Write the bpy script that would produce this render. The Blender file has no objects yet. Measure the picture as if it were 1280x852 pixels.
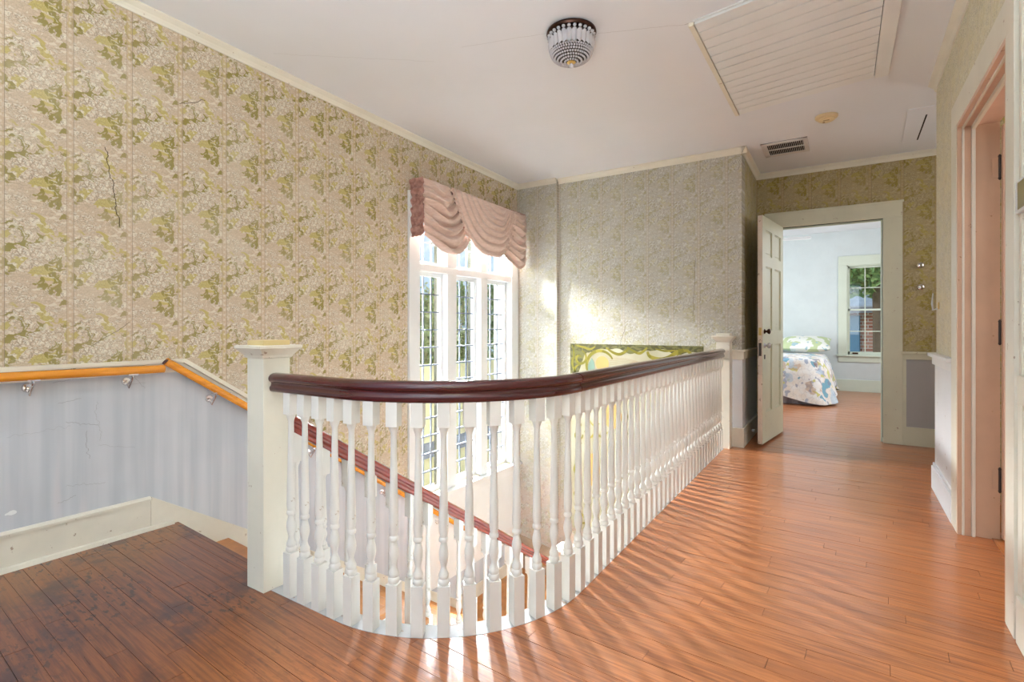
import bpy, math, random
from mathutils import Vector, Matrix, noise
random.seed(7)
PI = math.pi
C = bpy.context.scene.collection

# ------------------------------------------------------------------ camera
cam_d = bpy.data.cameras.new('camera'); cam = bpy.data.objects.new('camera', cam_d); C.objects.link(cam)
cam.location = (0, 0, 1.1)
cam.rotation_euler = (PI/2, 0, math.radians(32.82))
cam_d.sensor_width = 36; cam_d.lens = 36*645/1280; cam_d.shift_y = -18/1280
cam_d.clip_start = 0.02; cam_d.clip_end = 200
bpy.context.scene.camera = cam
# ------------------------------------------------------------------ view and world
vs = bpy.context.scene.view_settings
vs.view_transform = 'Standard'; vs.look = 'None'; vs.gamma = 1; vs.exposure = 0.52
wd = bpy.data.worlds.new('world'); bpy.context.scene.world = wd; wd.use_nodes = True
nt = wd.node_tree; nt.nodes.clear()
tc = nt.nodes.new('ShaderNodeTexCoord'); sx = nt.nodes.new('ShaderNodeSeparateXYZ'); rp = nt.nodes.new('ShaderNodeValToRGB')
bg = nt.nodes.new('ShaderNodeBackground'); ow = nt.nodes.new('ShaderNodeOutputWorld')
nt.links.new(tc.outputs['Generated'], sx.inputs[0]); nt.links.new(sx.outputs[2], rp.inputs[0]); nt.links.new(rp.outputs[0], bg.inputs[0]); nt.links.new(bg.outputs[0], ow.inputs[0])
rp.color_ramp.elements[0].position = 0.0; rp.color_ramp.elements[0].color = (0.66, 0.82, 0.97, 1)
rp.color_ramp.elements[1].position = 0.9; rp.color_ramp.elements[1].color = (0.35, 0.60, 0.95, 1)
bg.inputs[1].default_value = 0.82

def area(name, loc, target, sx_, sy_, power, col=(1, 1, 1), spread=180):
    l = bpy.data.lights.new(name, 'AREA'); l.shape = 'RECTANGLE'; l.size = sx_; l.size_y = sy_; l.energy = power; l.color = col
    l.spread = math.radians(spread)
    o = bpy.data.objects.new(name, l); C.objects.link(o); o.location = loc
    o.rotation_euler = (Vector(target)-Vector(loc)).to_track_quat('-Z', 'Y').to_euler()
    return o
area('sky_light', (-6.2, 6.6, 4.5), (-3.2, 4.3, 0.8), 9.5, 2.6, 1200, (0.94, 0.97, 1.0))
for y_, w_ in ((4.45, 1350), (5.85, 1300), (7.5, 2300)):      # bright sky beyond the tall stair window
    area('stair_window_daylight', (-4.6, y_, 2.62), (-1.6, y_*.55, 0.2), 0.62, 0.85, w_, (0.92, 0.965, 1.0))
area('rear_fill_light', (0.0, -2.2, 1.7), (-1.6, 3.0, 1.5), 1.6, 1.8, 13, (0.93, 0.97, 1.0))  # added fill lamp behind the camera; no window is built there
area('ceiling_fill_light', (-0.3, -0.6, 1.05), (-0.3, -0.59, 2.8), 1.6, 0.9, 85, (0.84, 0.92, 1.0), 150)  # upward lamp added out of view to brighten the ceiling
area('bedroom_left_fill', (-2.7, 8.4, 1.5), (1.0, 8.3, 0.9), 1.8, 1.6, 55, (0.92, 0.97, 1.0))  # unseen lamp added by the left bedroom wall, which has no window
area('bedroom_right_fill', (1.65, 8.2, 1.7), (-1.0, 8.2, 0.6), 1.8, 1.5, 38, (0.95, 0.98, 1.0))  # second bedroom fill, added out of view at the windowless right wall
area('side_room_fill', (2.6, 3.0, 1.6), (0.5, 3.3, 1.1), 1.5, 1.5, 20, (1.0, 0.97, 0.93))  # unseen area lamp added to lift the room behind the peach doorway
area('recess_fill', (1.66, 5.25, 1.6), (-0.8, 5.2, 1.2), 0.9, 1.4, 6.5, (0.96, 0.98, 1.0))  # added fill for the door and pier; the recess has no window

# ------------------------------------------------------------------ node helper
class N:
    def __init__(s, name):
        s.m = bpy.data.materials.new(name); s.m.use_nodes = True; s.t = s.m.node_tree; s.t.nodes.clear()
        s.out = s.t.nodes.new('ShaderNodeOutputMaterial'); s.p = s.t.nodes.new('ShaderNodeBsdfPrincipled')
        s.t.links.new(s.p.outputs[0], s.out.inputs[0])
    def n(s, typ, **kw):
        x = s.t.nodes.new(typ)
        for k, v in kw.items(): setattr(x, k, v)
        return x
    def put(s, sock, v):
        if isinstance(v, bpy.types.NodeSocket): s.t.links.new(v, sock)
        else:
            if isinstance(v, (tuple, list)) and len(v) == 3 and sock.type == 'RGBA': v = (*v, 1)
            sock.default_value = v
    def math(s, op, a, b=0.0, c=0.0, clamp=False):
        x = s.n('ShaderNodeMath', operation=op, use_clamp=clamp); s.put(x.inputs[0], a); s.put(x.inputs[1], b); s.put(x.inputs[2], c); return x.outputs[0]
    def obj(s): return s.n('ShaderNodeTexCoord').outputs['Object']
    def sep(s, v):
        x = s.n('ShaderNodeSeparateXYZ'); s.put(x.inputs[0], v); return x.outputs
    def comb(s, a, b, c):
        x = s.n('ShaderNodeCombineXYZ'); s.put(x.inputs[0], a); s.put(x.inputs[1], b); s.put(x.inputs[2], c); return x.outputs[0]
    def noise(s, v, scale, detail=3, rough=.5, dist=0):
        x = s.n('ShaderNodeTexNoise'); s.put(x.inputs['Vector'], v); s.put(x.inputs['Scale'], scale); s.put(x.inputs['Detail'], detail)
        s.put(x.inputs['Roughness'], rough); s.put(x.inputs['Distortion'], dist); return x.outputs['Fac']
    def voro(s, v, scale, feature='F1', out='Distance', rnd=1.0):
        x = s.n('ShaderNodeTexVoronoi', feature=feature); s.put(x.inputs['Vector'], v); s.put(x.inputs['Scale'], scale); s.put(x.inputs['Randomness'], rnd); return x.outputs[out]
    def map(s, v, scale=(1, 1, 1), loc=(0, 0, 0), rot=(0, 0, 0)):
        x = s.n('ShaderNodeMapping'); s.put(x.inputs[0], v); x.inputs['Scale'].default_value = scale; x.inputs['Location'].default_value = loc; x.inputs['Rotation'].default_value = rot; return x.outputs[0]
    def step(s, v, lo, hi):
        x = s.n('ShaderNodeMapRange', interpolation_type='SMOOTHSTEP'); s.put(x.inputs[0], v); x.inputs[1].default_value = lo; x.inputs[2].default_value = hi; return x.outputs[0]
    def mix(s, f, a, b, mode='MIX'):
        x = s.n('ShaderNodeMix', data_type='RGBA', blend_type=mode); s.put(x.inputs[0], f); s.put(x.inputs[6], a); s.put(x.inputs[7], b); return x.outputs[2]
    def bump(s, h, strength=.2, dist=.005):
        x = s.n('ShaderNodeBump'); s.put(x.inputs['Height'], h); x.inputs['Strength'].default_value = strength; x.inputs['Distance'].default_value = dist
        s.t.links.new(x.outputs[0], s.p.inputs['Normal'])
    def fin(s, col, rough=.5, spec=None, metal=0, coat=0):
        s.put(s.p.inputs['Base Color'], col); s.put(s.p.inputs['Roughness'], rough); s.put(s.p.inputs['Metallic'], metal)
        if spec is not None: s.put(s.p.inputs['Specular IOR Level'], spec)
        if coat: s.put(s.p.inputs['Coat Weight'], coat); s.put(s.p.inputs['Coat Roughness'], .12)
        return s.m
    def seg(s, u, v, a, b, amp, width, wscale=9):
        """mask of a wandering hairline from a to b in the (u,v) plane"""
        dx, dy = b[0]-a[0], b[1]-a[1]; L = math.hypot(dx, dy); dx /= L; dy /= L
        du = s.math('SUBTRACT', u, a[0]); dv = s.math('SUBTRACT', v, a[1])
        al = s.math('ADD', s.math('MULTIPLY', du, dx), s.math('MULTIPLY', dv, dy))
        ac = s.math('SUBTRACT', s.math('MULTIPLY', dv, dx), s.math('MULTIPLY', du, dy))
        nz = s.noise(s.comb(s.math('MULTIPLY', al, 1.0), a[0]*3.1, a[1]*2.7), wscale, 4, .6)
        off = s.math('MULTIPLY', s.math('SUBTRACT', nz, .5), amp)
        d = s.math('ABSOLUTE', s.math('SUBTRACT', ac, off))
        m1 = s.math('LESS_THAN', d, width); m2 = s.math('GREATER_THAN', al, 0.0); m3 = s.math('LESS_THAN', al, L)
        return s.math('MULTIPLY', m1, s.math('MULTIPLY', m2, m3))

def paint(name, col, rough=.45, var=.06, wear=0, spec=.4, bumps=.05, wearcol=(.35, .22, .13), scale=3):
    k = N(name); o = k.obj()
    n1 = k.noise(o, scale, 4, .6)
    c = k.mix(k.step(n1, .3, .7), tuple(x*(1-var) for x in col), tuple(min(1, x*(1+var*.5)) for x in col))
    n2 = k.noise(k.map(o, (25, 25, 6)), 1.5, 3)
    c = k.mix(k.math('MULTIPLY', k.step(n2, .55, .8), .12), c, tuple(x*.78 for x in col))
    if wear:
        n3 = k.noise(o, 22, 5, .65)
        c = k.mix(k.math('MULTIPLY', k.step(n3, .70-wear*.06, .73-wear*.06), .75), c, wearcol)
    k.bump(k.noise(o, 60, 3), bumps, .002)
    return k.fin(c, rough, spec)

def wallpaper(name, axis, ground, leaf, leaf2, flower, seam, fade=0.0, bare=False, cracks=(), u0=.70):
    k = N(name); o = k.obj(); X = k.sep(o); u = X[0] if axis == 'X' else X[1]; v = X[2]
    W = .2485; P = .415
    q = k.math('DIVIDE', k.math('SUBTRACT', u, u0), W); fr = k.math('FRACT', q); st = k.math('FLOOR', q)
    vv = k.math('ADD', v, k.math('MULTIPLY', k.math('FRACT', k.math('MULTIPLY', st, .37)), .13))
    fv = k.math('MULTIPLY', k.math('FRACT', k.math('DIVIDE', vv, P)), P); fu = k.math('MULTIPLY', fr, W)
    m = k.comb(fu, fv, 0.3)
    wv = k.comb(u, v, 0)
    weave = k.noise(k.map(wv, (1, 1, 1)), 160, 3, .7)
    blot = k.noise(wv, 3.2, 3)
    c = k.mix(k.step(k.noise(k.map(wv, (12, 40, 1)), 3, 4, .7), .3, .7), tuple(x*.86 for x in ground), tuple(x*1.06 for x in ground))
    # line drawn flowers
    flz = None
    dm = k.n('ShaderNodeVectorMath', operation='ADD'); k.put(dm.inputs[0], m)
    nzc = k.n('ShaderNodeTexNoise'); k.put(nzc.inputs['Vector'], m); nzc.inputs['Scale'].default_value = 26; nzc.inputs['Detail'].default_value = 4
    sc = k.n('ShaderNodeVectorMath', operation='SCALE'); k.put(sc.inputs[0], nzc.outputs['Color']); sc.inputs['Scale'].default_value = .055
    k.put(dm.inputs[1], sc.outputs[0]); md = dm.outputs[0]
    ve = k.voro(md, 44, 'DISTANCE_TO_EDGE'); ve2 = k.voro(k.map(md, (1, 1.6, 1)), 70, 'DISTANCE_TO_EDGE')
    fz = k.step(k.noise(k.map(m, (1.0, 1.7, 1), (3.1, 0.4, 0)), 7.0, 3), .38, .56)          # where the flowers are
    c = k.mix(k.math('MULTIPLY', fz, k.math('MULTIPLY', k.step(ve, .03, .25), .80)), c, flower)
    lines = k.math('MULTIPLY', k.math('SUBTRACT', 1.0, k.step(ve2, .02, .10)), k.math('ADD', .20, k.math('MULTIPLY', fz, .50)))
    c = k.mix(lines, c, tuple(x*.52 for x in ground))
    # leaves, pale then dark
    g1 = k.noise(k.map(md, (1.1, 1.4, 1), (1.7, 5.2, 0)), 7.5, 2, .5, .5)
    c = k.mix(k.math('MULTIPLY', k.step(g1, .55, .575), .80*(1-fade)), c, leaf2)
    g2 = k.noise(k.map(md, (1.0, 1.1, 1), (7.3, 1.9, 0)), 10.5, 1.2, .5, 1.1)
    ring = k.math('MULTIPLY', k.step(g2, .60, .615), k.math('SUBTRACT', 1.0, k.math('MULTIPLY', k.step(g2, .68, .69), .75)))
    vary = k.step(k.noise(wv, 2.1, 2), .25, .7)
    c = k.mix(k.math('MULTIPLY', k.math('MULTIPLY', ring, .97*(1-fade)), k.math('ADD', .6, k.math('MULTIPLY', vary, .4))), c, leaf)
    c = k.mix(k.math('MULTIPLY', lines, .45), c, tuple(x*.40 for x in ground))
    fl2 = k.math('MULTIPLY', k.step(k.noise(k.map(md, (1, 1.3, 1), (2.2, 8.8, 0)), 30, 2), .60, .64), .55)
    c = k.mix(fl2, c, flower)
    # border stripe at each strip's edge
    e = k.math('MINIMUM', fr, k.math('SUBTRACT', 1.0, fr))
    band = k.math('LESS_THAN', e, .055)
    c = k.mix(k.math('MULTIPLY', band, .5), c, seam)
    dots = k.math('MULTIPLY', k.math('LESS_THAN', e, .022), k.math('GREATER_THAN', k.math('FRACT', k.math('MULTIPLY', v, 34)), .6))
    c = k.mix(k.math('MULTIPLY', dots, .4), c, flower)
    ln = k.math('LESS_THAN', k.math('ABSOLUTE', k.math('SUBTRACT', e, .055)), .006)
    c = k.mix(k.math('MULTIPLY', ln, .45), c, tuple(x*.55 for x in seam))
    sm = k.math('LESS_THAN', k.math('ABSOLUTE', k.math('SUBTRACT', fr, .057)), .0035)
    c = k.mix(k.math('MULTIPLY', sm, .6), c, tuple(x*.35 for x in seam))
    # age
    c = k.mix(k.math('MULTIPLY', k.step(blot, .45, .75), .2), c, tuple(a*.9+b*.1 for a, b in zip(flower, leaf2)))
    c = k.mix(k.math('MULTIPLY', weave, .22), c, tuple(x*.62 for x in ground))
    if bare:
        lowz = k.math('SUBTRACT', 1.0, k.step(v, -1.0, -.05))
        mask = k.math('MULTIPLY', k.step(k.noise(wv, 5.5, 5, .6), .42, .52), lowz)
        c = k.mix(k.math('MULTIPLY', mask, .65), c, (.62, .50, .43))
        c = k.mix(k.math('MULTIPLY', k.math('MULTIPLY', k.step(k.noise(wv, 14, 5, .7), .56, .62), lowz), .6), c, (.40, .25, .20))
    for (a, b, amp, w) in cracks:
        c = k.mix(k.math('MULTIPLY', k.seg(u, v, a, b, amp, w), .85), c, (.06, .035, .02))
    k.bump(weave, .12, .002)
    return k.fin(c, .62, .25)

M = {}
M['paper_left'] = wallpaper('left_wallpaper', 'Y', (.66, .52, .38), (.27, .22, .020), (.54, .44, .10), (.84, .79, .66), (.60, .44, .30),
                            cracks=[((1.10, 2.02), (1.155, 1.62), .10, .0022), ((1.44, 2.37), (1.58, 2.44), .05, .0018), ((1.03, 1.0), (1.2, 1.12), .03, .001)])
M['paper_back'] = wallpaper('back_wallpaper', 'X', (.58, .54, .45), (.38, .33, .12), (.58, .53, .29), (.74, .74, .71), (.56, .48, .38), fade=.35, bare=True,
                            cracks=[((-1.95, .91), (-1.89, 1.10), .05, .0018), ((-1.22, 1.2), (-1.2, 1.75), .03, .0013)], u0=-2.66)
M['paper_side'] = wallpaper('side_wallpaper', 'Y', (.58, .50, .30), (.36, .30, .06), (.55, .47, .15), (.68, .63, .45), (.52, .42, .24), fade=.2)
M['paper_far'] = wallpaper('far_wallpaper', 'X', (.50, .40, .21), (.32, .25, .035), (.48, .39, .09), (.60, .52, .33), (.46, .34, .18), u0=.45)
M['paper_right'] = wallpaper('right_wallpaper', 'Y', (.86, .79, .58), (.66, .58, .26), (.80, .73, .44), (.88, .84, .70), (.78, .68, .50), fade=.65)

M['cream'] = paint('cream_trim_paint', (.82, .78, .66), .38, .05, .25)
M['cream_old'] = paint('old_cream_trim_paint', (.82, .77, .65), .4, .08, .8)
M['baluster'] = paint('worn_white_gloss', (.82, .80, .75), .32, .04, .5, .5, .06, (.50, .40, .30))
M['white'] = paint('white_window_paint', (.86, .87, .86), .35, .03, 0, .5)
M['far_trim'] = paint('dull_cream_trim_paint', (.72, .70, .54), .42, .05, .6)
M['door_green'] = paint('pale_green_cream_door_paint', (.70, .70, .52), .36, .05, .5)
M['door_edge'] = paint('chipped_door_edge', (.74, .62, .50), .5, .12, 1.6, .4, .08, (.30, .19, .12))
M['wain_white'] = paint('white_wainscot', (.82, .84, .86), .42, .03, .4)
M['peach'] = paint('peach_jamb_paint', (.72, .50, .34), .40, .08, .4, .5, .05, (.45, .22, .10))
M['peach_light'] = paint('peach_door_paint', (.78, .54, .41), .40, .08, .5, .5, .05, (.45, .22, .10))
M['bed_wall'] = paint('pale_blue_grey_wall', (.64, .70, .71), .6, .04)
M['bed_trim'] = paint('pale_green_trim', (.64, .70, .60), .45, .03)
M['grey_wain'] = paint('grey_wainscot', (.42, .41, .40), .5, .05)

def wainscot_mat():
    k = N('lavender_wainscot'); o = k.obj(); X = k.sep(o)
    st = k.noise(k.map(o, (1, 9, .35)), 1.6, 3, .55)
    c = k.mix(k.step(st, .32, .68), (.52, .545, .585), (.64, .645, .675))
    c = k.mix(k.math('MULTIPLY', k.step(k.noise(k.map(o, (1, 5, .5), (0, 4, 2)), 2.2, 2), .6, .75), .45), c, (.74, .66, .67))
    c = k.mix(k.step(k.noise(o, 2.3, 3), .4, .7), c, k.mix(.25, c, (.40, .43, .47)))
    crk = [((.88, .83), (.97, .845), .02, .0014), ((.90, .73), (.99, .745), .02, .0013), ((.93, .64), (1.06, .60), .05, .0016), ((1.01, .58), (1.02, .44), .05, .0016),
           ((1.06, .50), (1.22, .46), .02, .0008), ((1.18, .79), (1.27, .80), .02, .001), ((.93, .33), (1.09, .30), .05, .001), ((.90, .25), (.97, .27), .04, .0014), ((1.21, .84), (1.27, .77), .03, .0012),
           ((.72, .60), (.95, .62), .04, .0007), ((1.05, .72), (1.07, .52), .05, .0009)]
    for a, b, amp, w in crk: c = k.mix(.8, c, (.13, .11, .10)) if False else k.mix(k.math('MULTIPLY', k.seg(X[1], X[2], a, b, amp*1.4, w*.55, 26), .6), c, (.13, .11, .10))
    d = k.n('ShaderNodeVectorMath', operation='DISTANCE'); k.put(d.inputs[0], k.comb(0.0, X[1], k.math('MULTIPLY', X[2], 2.0))); d.inputs[1].default_value = (0, .735, .51)
    nn = k.math('ADD', d.outputs['Value'], k.math('MULTIPLY', k.noise(o, 45, 2), .03))
    c = k.mix(k.math('LESS_THAN', nn, .036), c, (.85, .86, .86))
    k.bump(k.noise(o, 30, 4), .08, .003)
    return k.fin(c, .55, .3)
M['wain_left'] = wainscot_mat()

def ceiling_mat():
    k = N('ceiling_paint'); o = k.obj(); X = k.sep(o)
    c = k.mix(k.step(k.noise(o, 1.2, 3), .3, .7), (.82, .84, .87), (.85, .87, .91))
    for a, b, amp, w in [((-1.95, 2.46), (-1.45, 2.60), .03, .0010), ((-1.19, 2.76), (-.72, 2.945), .03, .0013), ((-.42, 2.90), (-.75, 2.935), .02, .002), ((-3.0, 1.9), (-2.2, 2.5), .05, .0008)]:
        c = k.mix(k.math('MULTIPLY', k.seg(X[0], X[1], a, b, amp, w), .55), c, (.35, .33, .32))
    k.bump(k.noise(o, 8, 4), .05, .004)
    return k.fin(c, .7, .2)
M['ceiling'] = ceiling_mat()

def floor_mat(name='floor_oak', worn_shaded=True, light=1.0):
    k = N(name); o = k.obj(); X = k.sep(o)
    at = k.n('ShaderNodeAttribute', attribute_name='tone', attribute_type='GEOMETRY'); tone = at.outputs['Fac']
    r = k.map(o, (1, 1, 1), (0, 0, 0), (0, 0, .055))
    R = k.sep(r)
    g = k.comb(k.math('ADD', R[0], k.math('MULTIPLY', tone, 37.0)), R[1], tone)
    gr = k.noise(k.map(g, (1.6, 38, 1)), 2.2, 5, .62, .4)
    gr2 = k.noise(k.map(g, (5, 160, 1)), 2.0, 3, .6)
    c = k.mix(k.step(gr, .32, .68), (.235*light, .060*light, .016*light), (.60*light, .20*light, .055*light))
    c = k.mix(k.math('MULTIPLY', k.step(gr2, .45, .75), .35), c, (.20, .06, .022))
    c = k.mix(k.math('MULTIPLY', tone, .42), c, k.mix(.6, c, (.70, .29, .11)))
    # amber unworn varnish along the walls, paler rubbed traffic lane
    big = k.noise(k.map(o, (.9, .9, 1)), 1.1, 3)
    c = k.mix(k.math('MULTIPLY', k.step(big, .48, .62), .45), c, (.50, .15, .03))
    dk = k.noise(k.map(r, (.8, 5, 1), (4, 2, 0)), 1.3, 4, .6)
    c = k.mix(k.math('MULTIPLY', k.step(dk, .52, .66), .38), c, (.21, .065, .028))
    fine = k.noise(k.map(g, (9, 90, 1)), 3.0, 4, .7)
    c = k.mix(k.math('MULTIPLY', k.step(fine, .52, .70), .30), c, (.13, .035, .014))
    lane = k.math('MULTIPLY', k.step(X[0], -1.4, -.5), k.math('SUBTRACT', 1.0, k.step(X[0], .05, .5)))
    c = k.mix(k.math('MULTIPLY', lane, .26), c, (.56, .26, .14))
    if worn_shaded:
        left = k.math('SUBTRACT', 1.0, k.step(X[0], -2.2, -1.0))  # left boards darkened in colour for weaker light; mask also bounds the stains
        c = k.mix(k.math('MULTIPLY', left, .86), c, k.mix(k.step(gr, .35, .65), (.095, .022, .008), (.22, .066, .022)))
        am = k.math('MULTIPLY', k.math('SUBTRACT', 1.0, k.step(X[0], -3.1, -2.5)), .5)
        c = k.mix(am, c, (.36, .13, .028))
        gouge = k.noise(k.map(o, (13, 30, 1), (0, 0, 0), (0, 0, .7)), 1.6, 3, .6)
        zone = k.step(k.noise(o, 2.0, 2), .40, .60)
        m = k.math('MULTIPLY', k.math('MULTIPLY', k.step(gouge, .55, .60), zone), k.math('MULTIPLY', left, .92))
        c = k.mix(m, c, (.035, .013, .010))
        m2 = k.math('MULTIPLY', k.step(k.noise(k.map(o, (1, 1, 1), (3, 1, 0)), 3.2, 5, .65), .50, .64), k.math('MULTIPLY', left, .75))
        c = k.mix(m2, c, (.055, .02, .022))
    k.bump(gr2, .10, .0015)
    ro = k.math('ADD', .22, k.math('MULTIPLY', gr, .20))
    return k.fin(c, ro, .6, 0, .4)
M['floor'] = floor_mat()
M['gap'] = paint('dark_gap', (.035, .018, .010), .8, .1)
M['tread'] = paint('orange_oak_tread', (.55, .22, .055), .3, .2, 0, .5, .08, scale=9)

def wood(name, a, b, rough=.2, scale=(2, 40, 40), coat=.5):
    k = N(name); o = k.obj(); g = k.noise(k.map(o, scale), 1.5, 4, .6, .3)
    c = k.mix(k.step(g, .3, .7), a, b); k.bump(g, .05, .001); return k.fin(c, rough, .5, 0, coat)
M['mahogany'] = wood('mahogany_rail', (.060, .009, .011), (.088, .014, .015), .16, (3, 3, 12))
M['mahogany_warm'] = wood('mahogany_stair_rail', (.26, .032, .018), (.31, .044, .024), .22, (9, 2, 9))
M['orange'] = wood('orange_varnished_rail', (.72, .25, .015), (.90, .36, .03), .25, (30, 2, 30))
M['rail_end'] = paint('dark_end_grain', (.06, .012, .015), .5)

def metal(name, col, rough=.25):
    return N(name).fin(col, rough, .5, 1)
M['chrome'] = metal('chrome', (.75, .72, .72), .15)
M['brass'] = metal('tarnished_brass', (.60, .40, .14), .35)
M['bronze'] = metal('dark_bronze', (.07, .035, .025), .35)
M['iron'] = metal('dark_iron', (.09, .07, .06), .45)
M['vent_metal'] = paint('white_register_paint', (.76, .74, .72), .4)
M['black'] = paint('dark_recess', (.02, .018, .016), .9)
M['lead'] = paint('painted_lead', (.20, .22, .27), .4)
M['lead_white'] = paint('white_glazing_bar', (.48, .51, .56), .4)
M['detector'] = paint('yellowed_plastic', (.80, .62, .36), .45, .05)
M['switch'] = paint('switch_plastic', (.82, .84, .86), .35, .02)
M['olive_plate'] = paint('olive_brass_plate', (.33, .28, .12), .35, .1)
M['threshold'] = wood('orange_threshold', (.42, .13, .03), (.60, .22, .06), .25, (30, 3, 30))

def glass():
    k = N('window_glass'); k.t.nodes.remove(k.p)
    tr = k.n('ShaderNodeBsdfTransparent'); gl = k.n('ShaderNodeBsdfGlossy'); gl.inputs['Roughness'].default_value = .02
    mx = k.n('ShaderNodeMixShader')
    tr.inputs[0].default_value = (.97, .98, .98, 1)
    mx.inputs[0].default_value = .06; k.put(mx.inputs[1], tr.outputs[0]); k.put(mx.inputs[2], gl.outputs[0]); k.t.links.new(mx.outputs[0], k.out.inputs[0])
    return k.m
M['glass'] = glass()
def crystal():
    k = N('crystal'); k.p.inputs['Transmission Weight'].default_value = .45; k.p.inputs['IOR'].default_value = 1.5
    return k.fin((.93, .90, .93), .06, 1.0)
M['crystal'] = crystal()

def valance_mat():
    k = N('dusty_pink_moire'); o = k.obj()
    n1 = k.noise(k.map(o, (3, 3, 14)), 5, 4, .6, .6)
    c = k.mix(k.step(n1, .3, .7), (.68, .47, .38), (.77, .57, .48)); k.bump(n1, .05, .001)
    k.p.inputs['Sheen Weight'].default_value = .3
    return k.fin(c, .45, .4)
M['pink'] = valance_mat()
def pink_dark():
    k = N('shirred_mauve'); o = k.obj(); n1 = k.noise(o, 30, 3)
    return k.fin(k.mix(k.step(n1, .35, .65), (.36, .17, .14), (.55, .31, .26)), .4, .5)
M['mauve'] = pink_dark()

def floral():
    k = N('floral_bedspread'); o = k.obj()
    c = k.mix(k.step(k.noise(o, 5, 2), .4, .6), (.80, .80, .80), (.76, .70, .64))
    d = k.n('ShaderNodeTexNoise'); k.put(d.inputs['Vector'], o); d.inputs['Scale'].default_value = 7
    s2 = k.n('ShaderNodeVectorMath', operation='SCALE'); k.put(s2.inputs[0], d.outputs['Color']); s2.inputs['Scale'].default_value = .12
    ad = k.n('ShaderNodeVectorMath', operation='ADD'); k.put(ad.inputs[0], o); k.put(ad.inputs[1], s2.outputs[0]); o2 = ad.outputs[0]
    for (sc, loc, lo, col, f) in [(5, (0, 0, 0), .60, (.12, .36, .50), .9), (6, (4, 2, 1), .62, (.30, .36, .50), .8), (7, (1, 7, 3), .63, (.58, .56, .14), .85), (5.5, (9, 3, 2), .62, (.50, .33, .20), .6), (9, (2, 2, 9), .63, (.22, .25, .36), .7), (4.6, (5, 5, 5), .62, (.45, .58, .70), .7)]:
        n = k.noise(k.map(o2, (1, 1, 1), loc), sc, 1.5)
        c = k.mix(k.math('MULTIPLY', k.step(n, lo, lo+.015), f), c, col)
    ve = k.voro(o2, 16, 'DISTANCE_TO_EDGE')
    c = k.mix(k.math('MULTIPLY', k.math('SUBTRACT', 1.0, k.step(ve, .02, .06)), .28), c, (.35, .35, .40))
    return k.fin(c, .8, .2)
M['floral'] = floral()
M['skirt'] = paint('lilac_grey_bed_skirt', (.42, .38, .42), .8)
def pillow_mat():
    k = N('leaf_print_pillow'); o = k.obj()
    c = k.mix(k.step(k.noise(k.map(o, (1, 1, 1), (2, 0, 0)), 5, 2), .50, .53), (.76, .77, .72), (.50, .58, .34))
    c = k.mix(k.step(k.noise(o, 9, 2), .6, .63), c, (.35, .50, .55))
    return k.fin(c, .8, .2)
M['pillow'] = pillow_mat()

def brick_mat():
    k = N('far_brick'); o = k.obj(); X = k.sep(o)
    b = k.n('ShaderNodeTexBrick'); k.put(b.inputs['Vector'], k.comb(X[0], X[2], 0)); b.inputs['Scale'].default_value = 1
    b.inputs['Brick Width'].default_value = .22; b.inputs['Row Height'].default_value = .085; b.inputs['Mortar Size'].default_value = .012
    b.inputs['Color1'].default_value = (.36, .10, .07, 1); b.inputs['Color2'].default_value = (.55, .26, .20, 1); b.inputs['Mortar'].default_value = (.62, .52, .47, 1)
    return k.fin(b.outputs['Color'], .8, .2)
M['brick'] = brick_mat()
M['shingle'] = paint('pale_shingles', (.55, .53, .52), .8, .15, scale=6)
M['blue'] = paint('blue_shutter', (.07, .22, .36), .5)
M['stucco'] = paint('yellow_stucco', (.72, .62, .36), .8, .06)
M['greyband'] = paint('grey_ledge', (.22, .22, .26), .8)
M['ext_dark'] = paint('dark_exterior_jamb', (.035, .035, .022), .8)
M['ext_grey'] = paint('grey_exterior_jamb', (.20, .20, .17), .8)
def leaf_mat(name, a, b):
    k = N(name); at = k.n('ShaderNodeAttribute', attribute_name='tone'); c = k.mix(at.outputs['Fac'], a, b)
    return k.fin(c, .6, .3)
M['leaf_yellow'] = leaf_mat('yellow_green_leaves', (.22, .30, .09), (.78, .72, .36))
M['leaf_green'] = leaf_mat('green_leaves', (.06, .20, .05), (.42, .60, .22))
M['bark'] = paint('bark', (.16, .11, .08), .9, .2)
M['ground'] = paint('ground_outside', (.20, .22, .13), .9, .2, scale=1)

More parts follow.
